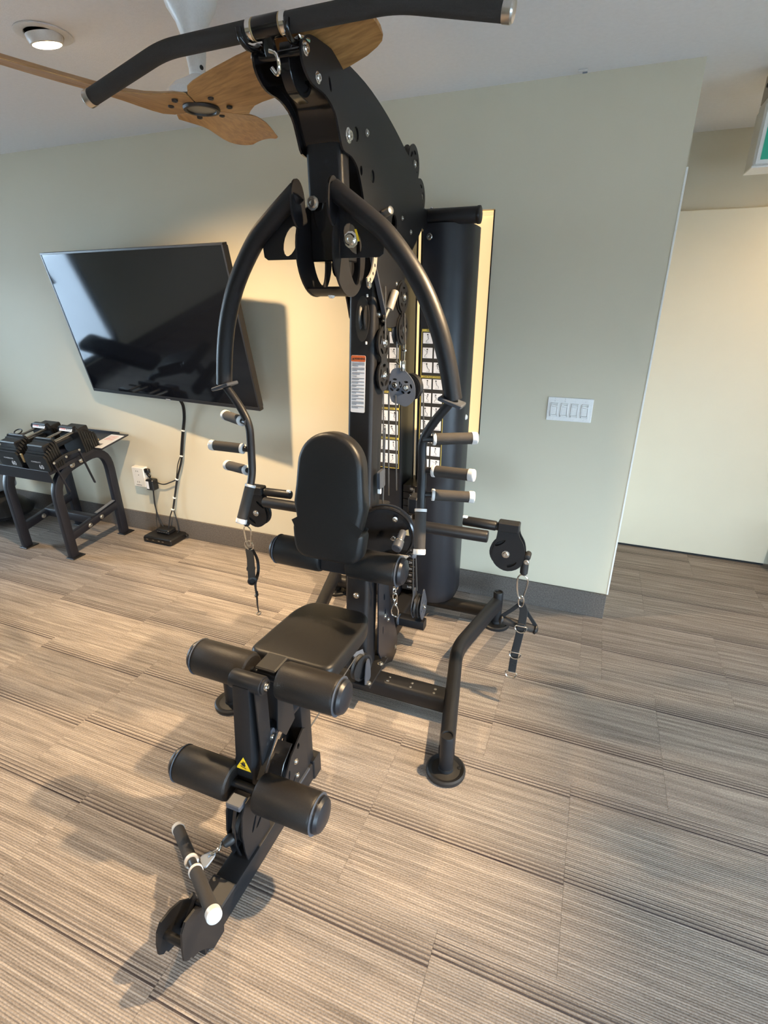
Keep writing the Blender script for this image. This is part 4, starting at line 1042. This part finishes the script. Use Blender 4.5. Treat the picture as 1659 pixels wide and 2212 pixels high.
obj('plug_body', box((-2.848, YW - .026, .485), (.042, .026, .032), .006), 'plastic', pl)
obj('plug_neck', cyl((-2.848, YW - .03, .468), (-2.822, YW - .036, .446), .010, 12, .002), 'plastic', pl)
wa = thing('wall_adapter', (-2.80, 2.62, .40), 'black power brick with a white label beside the outlet', 'adapter')
obj('adapter_case', box((-2.808, YW - .040, .395), (.066, .055, .078), .006), 'plastic', wa)
obj('rating_label', box((-2.822, YW - .0680, .395), (.022, .001, .055)), 'print_white', wa)
obj('cord', tube(smooth([(-2.815, 2.64, .358), (-2.822, 2.65, .33), (-2.836, 2.655, .24), (-2.830, 2.655, .18), (-2.850, 2.658, .10), (-2.845, 2.655, .02)], 5), .0026, 8), 'cable', wa)
obj('cord', tube(smooth([(-2.800, 2.62, .432), (-2.785, 2.625, .40), (-2.800, 2.63, .30), (-2.805, 2.635, .19), (-2.765, 2.63, .09), (-2.752, 2.62, .068)], 5), .0040, 8), 'rubber', wa)
# set-top box and the small box on it
mo = thing('set_top_box', (-2.71, 2.59, 0), 'flat black set-top box on the floor against the baseboard', 'set-top box')
obj('case', box((-2.715, 2.590, .026), (.250, .165, .044), .008), 'plastic', mo)
obj('front_panel', box((-2.715, 2.506, .026), (.236, .004, .032), .004), 'blackgloss', mo)
bm = bmesh.new()
for dx in (-.085, -.03, .02, .055): box((-2.715 + dx, 2.5035, .028), (.016, .002, .004), bm=bm)
obj('front_buttons', bm, 'steel', mo)
for dx in (-.10, .10):
    for dy in (-.06, .06): obj('rubber_foot', cyl((-2.715 + dx, 2.59 + dy, 0), (-2.715 + dx, 2.59 + dy, .005), .01, 10), 'rubber', mo)
obj('plug_end', box((-2.585, 2.655, .030), (.03, .02, .018), .004), 'rubber', mo)
bx = thing('converter_box', (-2.73, 2.605, .048), 'small black box lying on top of the set-top box', 'box')
obj('case', box((-2.725, 2.615, .065), (.115, .080, .034), .007), 'plastic', bx)
obj('base_pad', box((-2.725, 2.615, .0485), (.10, .066, .003), .001), 'rubber', bx)
bm = bmesh.new()
for i in range(5): box((-2.765 + i * .020, 2.574, .066), (.012, .0015, .003), bm=bm)
obj('vent_slots', bm, 'print_grey', bx)

# ------------------------------------------------------------------ light switch, detector stub
sw = thing('light_switch', (-.092, YW, 1.115), 'white four-gang light switch plate on the wall right of the gym machine', 'light switch')
SX0, SX1, SZ0, SZ1 = -.1955, .0130, 1.0555, 1.1695
obj('switch_plate', box2((SX0, YW - .007, SZ0), (SX1, YW, SZ1), .0025), 'white', sw)
for i in range(4):
    cx = SX0 + .0295 + .0470 * i + .004; cz = 1.1095
    bm = box2((cx - .0165, YW - .0125, cz - .033), (cx - .013, YW - .007, cz + .033), .0008)
    box2((cx + .013, YW - .0125, cz - .033), (cx + .0165, YW - .007, cz + .033), .0008, bm=bm)
    box2((cx - .0165, YW - .0125, cz - .033), (cx + .0165, YW - .007, cz - .024), .0008, bm=bm)
    box2((cx - .0165, YW - .0125, cz + .030), (cx + .0165, YW - .007, cz + .033), .0008, bm=bm)
    obj('switch_frame', bm, 'white', sw)
    obj('rocker', box((cx, YW - .0085, cz - .004), (.024, .004, .038), .001), 'white', sw)
    obj('slider', box((cx, YW - .0120, cz + .020), (.027, .008, .008), .0015, rot=Matrix.Rotation(R(12), 3, 'Y')), 'white', sw)
    for dz in (-.045, .044): bolt((cx, YW - .007, cz + dz), (0, -1, 0), .0022, sw, 'white', name='plate_screw')
bm = text_bm('1', .008, (SX0 + .0335, YW - .0076, 1.1625), (1, 0, 0), (0, 0, 1), 0); join(bm, text_bm('2', .008, (SX0 + .0805, YW - .0076, 1.1625), (1, 0, 0), (0, 0, 1), 0))
for i in range(2): plate(circle2((SX0 + .0335 + .047 * i, 1.1515), .0022, 8), .0004, (0, YW - .0070, 0), (1, 0, 0), (0, 0, 1), bm=bm)
obj('switch_marks', bm, 'print_grey', sw)
hk = thing('ceiling_hook', (-.21, 2.64, ZC), 'tiny pale clip on the ceiling at the top of the right wall', 'clip')
obj('clip_plate', box((-.208, 2.638, ZC - .004), (.036, .014, .007), .002), 'exitgrey', hk)
obj('clip_tab', box((-.200, 2.645, ZC - .009), (.018, .006, .006), .0015), 'greyplastic', hk)

# ------------------------------------------------------------------ exit sign
ex = thing('exit_sign', (.64, 2.90, ZC), 'green illuminated exit sign in a grey housing, hung from the ceiling at the right edge', 'exit sign')
EX0, EX1, EY0, EY1, EZ0, EZ1 = .470, .83, 2.830, 2.975, 2.100, 2.310
obj('housing', box2((EX0, EY0, EZ0), (EX1, EY1, EZ1), .004), 'exitgrey', ex)
obj('housing_lip', box2((EX0 - .002, EY0 - .002, EZ0 - .004), (EX1 + .002, EY1 + .002, EZ0 + .003), .001), 'white', ex)
obj('face_frame', box2((EX0 + .008, EY0 - .006, EZ0 + .008), (EX1 - .008, EY0, EZ1 - .006), .001), 'white', ex)
obj('green_panel', box2((EX0 + .022, EY0 - .008, EZ0 + .022), (EX1 - .022, EY0 - .005, EZ1 - .018)), 'exitgreen', ex)
bm = plate(rrect(.085, .11, .004, 1), .001, (.66, EY0 - .0085, (EZ0 + EZ1) / 2), (1, 0, 0), (0, 0, 1))
obj('white_doorway', bm, 'print_white', ex)
obj('ceiling_mount', box2((EX0 + .004, EY0 + .010, EZ1 + .02), (EX1 - .004, EY1 - .006, ZC - .001), .006), 'greysteel', ex)
obj('mount_neck', box2((EX0 + .004, EY0 + .006, EZ1), (EX1 - .004, EY1 - .004, EZ1 + .022), .002), 'exitgrey', ex)
bolt((EX0 + .004, 2.90, 2.385), (-1, 0, 0), .007, ex, 'plastic')

# ------------------------------------------------------------------ ceiling fan
fx, fy, fz = -1.196, 1.554, 2.132
fan = thing('ceiling_fan', (fx, fy, ZC), 'ceiling fan with three curved honey-coloured wooden blades on a white downrod', 'ceiling fan')
obj('canopy', lathe([(.085, ZC), (.082, ZC - .030), (.066, ZC - .075), (.046, ZC - .105), (.034, ZC - .140), (.0275, ZC - .185), (.0240, ZC - .21)], (fx, fy, 0), (0, 0, 1), 40), 'white', fan)
obj('downrod', lathe([(.0235, ZC - .195), (.0235, 2.212), (.021, 2.208)], (fx, fy, 0), (0, 0, 1), 32), 'white', fan)
for z, a in ((2.285, -.2), (2.225, .3)): bolt((fx + .0235 * math.sin(a + .9), fy - .0235 * math.cos(a + .9), z), (math.sin(a + .9), -math.cos(a + .9), 0), .0045, fan, 'plastic')
obj('motor_housing', lathe([(.020, 2.212), (.040, 2.200), (.072, 2.184), (.092, 2.166), (.094, 2.146), (.0, 2.146)], (fx, fy, 0), (0, 0, 1), 40), 'white', fan)
prof = [(.030, -.050, .050), (.06, -.100, .098), (.09, -.126, .104), (.12, -.132, .080), (.16, -.132, .055), (.20, -.130, .045), (.28, -.128, .044), (.36, -.124, .048), (.44, -.118, .050), (.51, -.110, .046), (.56, -.106, .040), (.595, -.102, .030), (.615, -.096, .020), (.626, -.086, .006)]
for ang in (-9.5, 109.8, 229.8):
    bm = bmesh.new(); ca_, sa_ = math.cos(R(ang)), math.sin(R(ang)); rows = []
    NS = 8
    for top in (0, 1):
        g = []
        for r, va, vb in prof:
            line = []
            for j in range(NS + 1):
                v = va + (vb - va) * j / NS
                # keep the roots inside their own 120 degree sector
                if r < .10: v = max(-r * 1.70 + .002, min(r * 1.70 - .002, v))
                zz = .062 * (r / .61) ** 1.5 - .20 * (v + .04) * min(1, max(0, (r - .06) / .18))
                cam_ = .012 * (1 - (2 * j / NS - 1) ** 2) * min(1, r / .2)
                edge = .0025 if j in (0, NS) else .010
                zz += cam_ * .6 + (edge if top else 0)
                line.append(bm.verts.new((fx + r * ca_ - v * sa_, fy + r * sa_ + v * ca_, fz + zz)))
            g.append(line)
        rows.append(g)
    lo, hi = rows
    for i in range(len(prof) - 1):
        for j in range(NS):
            bm.faces.new((lo[i][j], lo[i][j + 1], lo[i + 1][j + 1], lo[i + 1][j])); bm.faces.new((hi[i][j], hi[i + 1][j], hi[i + 1][j + 1], hi[i][j + 1]))
        for j in (0, NS): bm.faces.new((lo[i][j], lo[i + 1][j], hi[i + 1][j], hi[i][j]))
    for i in (0, len(prof) - 1):
        for j in range(NS): bm.faces.new((lo[i][j], lo[i][j + 1], hi[i][j + 1], hi[i][j]))
    # build the blade along its own x so that the grain follows it
    rot = Matrix.Rotation(-R(ang), 3, 'Z')
    for v in bm.verts: v.co = rot @ (v.co - Vector((fx, fy, fz)))
    finish(bm, 50); me = bpy.data.meshes.new('fan_blade'); bm.to_mesh(me); bm.free(); me.materials.append(M['wood'])
    bl_ = link('fan_blade', me, (fx, fy, fz), fan); bl_.rotation_euler = (0, 0, R(ang))
    for rr, vv in ((.080, -.036), (.080, .034), ):
        p = Vector((rr, vv, .062 * (rr / .61) ** 1.5 - .20 * (vv + .04) * .29 - .001 + .006))
        q = Matrix.Rotation(R(ang), 3, 'Z') @ p + Vector((fx, fy, fz))
        obj('screw_hole', lathe([(.0085, .001), (.0085, -.004), (.006, -.0045), (.005, -.002), (0, -.002)], q - Vector((0, 0, .0018)), (0, 0, 1), 16), 'hubring', fan)
obj('hub_ring', lathe([(.052, .006), (.054, .0), (.051, -.006), (.043, -.006), (.041, 0)], (fx, fy, fz), (0, 0, 1), 40), 'hubring', fan)
obj('hub_lens', lathe([(.043, .002), (.040, -.002), (0, -.003)], (fx, fy, fz), (0, 0, 1), 36), 'hubgrey', fan)

# ------------------------------------------------------------------ dumbbell rack
rk = thing('dumbbell_rack', (-3.31, 2.37, 0), 'dark metal dumbbell stand with bent tube legs against the wall left of the outlet', 'rack')
RXs = (-3.545, -3.095)
for x in RXs:
    p = fillet([(x, 2.150, .006), (x, 2.135, .575), (x, 2.560, .668), (x, 2.575, .006)], .17, 8)
    sf = obj('side_frame', sweep(p, rrect(.042, .058, .007, 2), up=(0, 1, 0)), 'rack', rk)
    for yy in (2.150, 2.575): obj('foot_plate', box((x + .010, yy + .006, .004), (.072, .095, .007), .002), 'plastic', sf)
    obj('side_stretcher', sweep([(x, 2.17, .145), (x, 2.55, .235)], rrect(.052, .040, .006, 2), up=(1, 0, 0)), 'rack', rk)
    for yy in (2.30, 2.40): bolt((x + .024, yy, .145 + (yy - 2.17) * .237), (1, 0, 0), .013, rk)
    for yy in (2.27, 2.34): bolt((x + .026, yy, .600 + (yy - 2.2) * .21), (1, 0, 0), .014, rk)
obj('stretcher_label', plate([(-.014, .0), (.014, 0), (.014, .17), (-.014, .17)], .0008, (RXs[1], 2.38, .232), (1, 0, 0), Vector((0, .973, .230))), 'print_grey', rk)
obj('cross_stretcher', sweep([(RXs[0], 2.36, .19), (RXs[1], 2.36, .19)], rrect(.05, .06, .006, 2)), 'rack', rk)
SL = math.atan2(.108, .56); cs, sn = math.cos(SL), math.sin(SL)
TO = Vector((0, 2.085, .618)); tyv, tzv = Vector((0, cs, sn)), Vector((0, -sn, cs))
def tray(x, y, z): return Vector((x, 0, 0)) + TO + tyv * y + tzv * z
def tbox(x0, x1, y0, y1, z0_, z1_, bev=0, bm=None):
    b2 = box(((x0 + x1) / 2, (y0 + y1) / 2, (z0_ + z1_) / 2), (x1 - x0, y1 - y0, z1_ - z0_), bev)
    for v in b2.verts: v.co = tray(*v.co)
    if bm is None: return b2
    return join(bm, b2)
bm = tbox(-3.60, -3.035, 0, .575, 0, .006, .001); tbox(-3.60, -3.035, -.006, 0, -.070, .010, .001, bm); tbox(-3.60, -3.035, .575, .581, 0, .02, .001, bm)
obj('tray', bm, 'rack', rk)
obj('tray_edge', tbox(-3.041, -3.030, 0, .575, -.015, .012, .002), 'rack', rk)
for y0_, y1_ in ((.03, .09), (.22, .28)):
    obj('hanging_bar', sweep([tray(-3.005, y0_, .055), (-2.998, 2.160 + (y0_ - .03), .478)], rrect(.016, .008, .002, 1)), 'rack', rk)
obj('bar_link', sweep(smooth([tray(-3.005, .03, .055), tray(-3.005, .12, .066), tray(-3.005, .22, .055)], 4), rrect(.012, .018, .003, 1)), 'web', rk)
for y_ in (.03, .12, .22): bolt(tray(-2.998, y_, .058), (1, 0, .2), .006, rk)
sh = tag(obj('instruction_sheet', tbox(-3.075, -2.960, .345, .545, .0135, .0150), 'print_white'), 'cream printed sheet lying on the rear corner of the dumbbell tray', 'sheet')
bm = bmesh.new()
for i in range(5): tbox(-3.06, -2.985, .52 - i * .014, .524 - i * .014, .0151, .0153, 0, bm)
obj('sheet_print', bm, 'print_red', sh)
obj('sheet_print', tbox(-3.05, -3.005, .375, .405, .0151, .0153), 'print_grey', sh)
bpl = obj('sheet_shelf', tbox(-3.085, -2.950, .335, .575, .006, .0130, .001), 'rack', rk)

def dumbbell(cx, label, ring):
    t = thing('adjustable_dumbbell', tray(cx, .20, .006), label, 'dumbbell', 'adjustable dumbbells on the rack')
    def hexa(w, h, ch): return [(-w / 2 + ch * .5, 0), (w / 2 - ch * .5, 0), (w / 2, ch), (w / 2, h - ch * 1.2), (w / 2 - ch, h), (-w / 2 + ch, h), (-w / 2, h - ch * 1.2), (-w / 2, ch)]
    for (ys, dirn) in ((.012, 1), (.385, -1)):
        for i in range(7):
            h = .106 + .0112 * i; w = .190 - .0012 * i
            ya = ys + dirn * i * .0165
            org = tray(cx, ya, .006)
            obj('nested_plate', plate(hexa(w, h, .015), .0125, org, (1, 0, 0), tzv * 1.0), 'plastic', t) if dirn > 0 else obj('nested_plate', plate(hexa(w, h, .015), .0125, org, (1, 0, 0), tzv), 'plastic', t)
            if i < 6:
                obj('spacer_clip', tbox(cx + .085, cx + .091, ya + .004, ya + .012, .045 + .008 * i, .056 + .008 * i), 'gold', t)
    obj('core_block', tbox(cx - .070, cx + .070, .030, .125, .010, .165, .006), 'rubber', t)
    obj('core_block', tbox(cx - .070, cx + .070, .275, .370, .010, .165, .006), 'rubber', t)
    for dx in (-.045, .045): obj('side_rail', cyl(tray(cx + dx, .11, .150), tray(cx + dx, .29, .150), .0085, 14), 'steel', t)
    obj('handle', cyl(tray(cx, .11, .105), tray(cx, .29, .105), .017, 18), 'foam', t)
    obj('top_block', tbox(cx - .062, cx + .062, .268, .300, .150, .186, .006), 'plastic', t)
    lp = obj('label_plate', plate([(-.056, -.013), (.056, -.013), (.056, .013), (-.056, .013)], .0012, tray(cx, .2665, .170), (1, 0, 0), (Vector((0, .42, .90))).normalized()), 'print_white', t)
    lp['label'] = 'white label with red and black lettering'
    uu, vv = Vector((1, 0, 0)), Vector((0, .42, .90)).normalized(); nn = uu.cross(vv)
    o = tray(cx, .2665, .170) + nn * .0018
    obj('label_lettering', text_bm('POWER', .014, o - uu * .025, uu, vv, .0003, bold=.0003), 'print_red', t)
    obj('label_lettering', text_bm('BLOCK', .014, o + uu * .027, uu, vv, .0003, bold=.0003), 'print_black', t)
    # number and lettering on the front face
    fo_ = tray(cx, -.0008, .006) + tzv * .028
    obj('weight_number', text_bm('60', .040, fo_ + Vector((.030, 0, .002)), (1, 0, 0), tzv, .0004, bold=.0008), 'print_white', t)
    obj('front_lettering', text_bm('POWERBLOCK', .0125, tray(cx, -.0008, .006) + tzv * .062, (1, 0, 0), tzv, .0004, bold=.0002), 'print_white', t)
    obj('top_ledge', tbox(cx - .066, cx + .066, .100, .116, .172, .182, .003), 'bluegrey', t)
    if ring:
        c = tray(cx - .075, .17, .165)
        obj('pull_ring', tube([c + Vector((.030 * math.cos(a), .018 * math.sin(a), .012 * math.sin(a))) for a in [2 * PI * i / 20 for i in range(20)]], .004, 8, closed=True), 'rubber', t)
    return t
dumbbell(-3.110, 'right-hand adjustable dumbbell on the stand, stacked black plates marked 60, nearer the cream sheet', False)
dumbbell(-3.355, 'left-hand adjustable dumbbell on the stand, with a black pull ring, cut by the photo edge', True)
cl = tag(obj('selector_pin', tbox(-3.245, -3.228, .006, .016, .0455, .105, .002), 'gold'), 'pale metal selector pin between the two dumbbells', 'pin')

# ------------------------------------------------------------------ machine cut by the left edge of the frame
lm = thing('exercise_machine', (-4.22, 2.42, 0), 'grey and black base of an exercise machine cut off by the left edge', 'gym machine')
obj('shroud', box((-4.235, 2.44, .345), (.23, .26, .23), .04, seg=4), 'greyplastic', lm)
obj('shroud_arch', tube(smooth([(-4.28, 2.300, .42), (-4.16, 2.300, .40), (-4.135, 2.300, .32), (-4.16, 2.300, .245)], 5), .012, 10), 'bezel', lm)
obj('base', lathe([(0, .03), (.15, .03), (.215, .05), (.225, .075), (.19, .12), (.11, .20), (0, .23)], (-4.20, 2.43, 0), (0, 0, 1), 36), 'rubber', lm)
obj('front_foot', box((-4.29, 2.30, .030), (.28, .09, .035), .008, rot=Matrix.Rotation(R(14), 3, 'Z')), 'plastic', lm)
obj('chrome_trim', box((-4.29, 2.248, .018), (.28, .010, .012), .003, rot=Matrix.Rotation(R(14), 3, 'Z')), 'chrome', lm)
obj('upper_frame', box((-4.235, 2.46, .60), (.10, .10, .34), .02), 'white', lm)
# black bin beyond the door
bn = thing('waste_bin', (1.36, 3.60, 0), 'black bin standing just past the cream door at the right edge', 'bin')
obj('bin_body', lathe([(.095, 0), (.100, .004), (.125, .30), (.125, .305), (.119, .305), (.096, .01), (0, .01)], (1.345, 3.60, 0), (0, 0, 1), 28), 'plastic', bn)
obj('bin_rim', lathe([(.119, .298), (.130, .298), (.130, .310), (.119, .310)], (1.345, 3.60, 0), (0, 0, 1), 28), 'rubber', bn)

# ------------------------------------------------------------------ gear left of the frame, seen only as dark shapes mirrored in the television
wb = thing('weight_bench', (-4.15, 1.35, 0), 'black adjustable weight bench seen mirrored in the lower middle of the television', 'bench')
obj('back_pad', cushion(rounded_poly([(-.13, 0), (.13, 0), (.13, .72), (-.13, .72)], .06), .06, (-4.35, 1.45, .46), Vector((.45, .89, 0)), Vector((-.80, .40, .45))), 'vinyl', wb)
obj('seat_pad', cushion(rounded_poly([(-.14, 0), (.14, 0), (.12, .36), (-.12, .36)], .05), .06, (-4.30, 1.42, .44), Vector((-.45, -.89, 0)), Vector((.88, -.44, .10))), 'vinyl', wb)
obj('spine', sweep([(-4.75, 1.62, .06), (-4.45, 1.48, .36), (-4.02, 1.28, .40)], rrect(.06, .06, .01, 2)), 'black', wb)
for a, b_ in (((-4.95, 1.45, .04), (-4.75, 1.85, .04)), ((-4.02, 1.06, .04), (-3.86, 1.42, .04))): obj('floor_bar', tube([a, b_], .03, 14), 'black', wb)
obj('front_post', sweep([(-3.94, 1.24, .04), (-3.98, 1.26, .42)], rrect(.06, .06, .01, 2)), 'black', wb)
for z in (.30, .52): obj('foam_roller', cyl((-4.02, 1.06, z), (-3.80, 1.50, z), .055, 22, .01), 'vinyl', wb)
pm = thing('plate_machine', (-5.2, 2.05, 0), 'tall black machine with a sloped rail seen mirrored at the left of the television', 'gym machine')
obj('upright', sweep([(-5.30, 2.20, 0), (-5.20, 2.12, 1.95)], rrect(.12, .09, .015, 2)), 'black', pm)
obj('sloped_rail', sweep([(-5.25, 2.16, 1.30), (-4.75, 1.92, .12)], rrect(.16, .10, .015, 2)), 'black', pm)
obj('base_rail', sweep([(-5.45, 2.25, .04), (-4.60, 1.85, .04)], rrect(.07, .07, .01, 2)), 'black', pm)
obj('pad', cushion(rounded_poly([(-.15, 0), (.15, 0), (.15, .80), (-.15, .80)], .06), .07, (-4.78, 2.00, .42), Vector((.43, .90, 0)), Vector((-.50, .24, .83))), 'vinyl', pm)
obj('top_handle', tube(fillet([(-5.20, 2.12, 1.88), (-4.95, 1.80, 1.88), (-4.85, 1.72, 1.35)], .12, 5), .022, 12), 'black', pm)
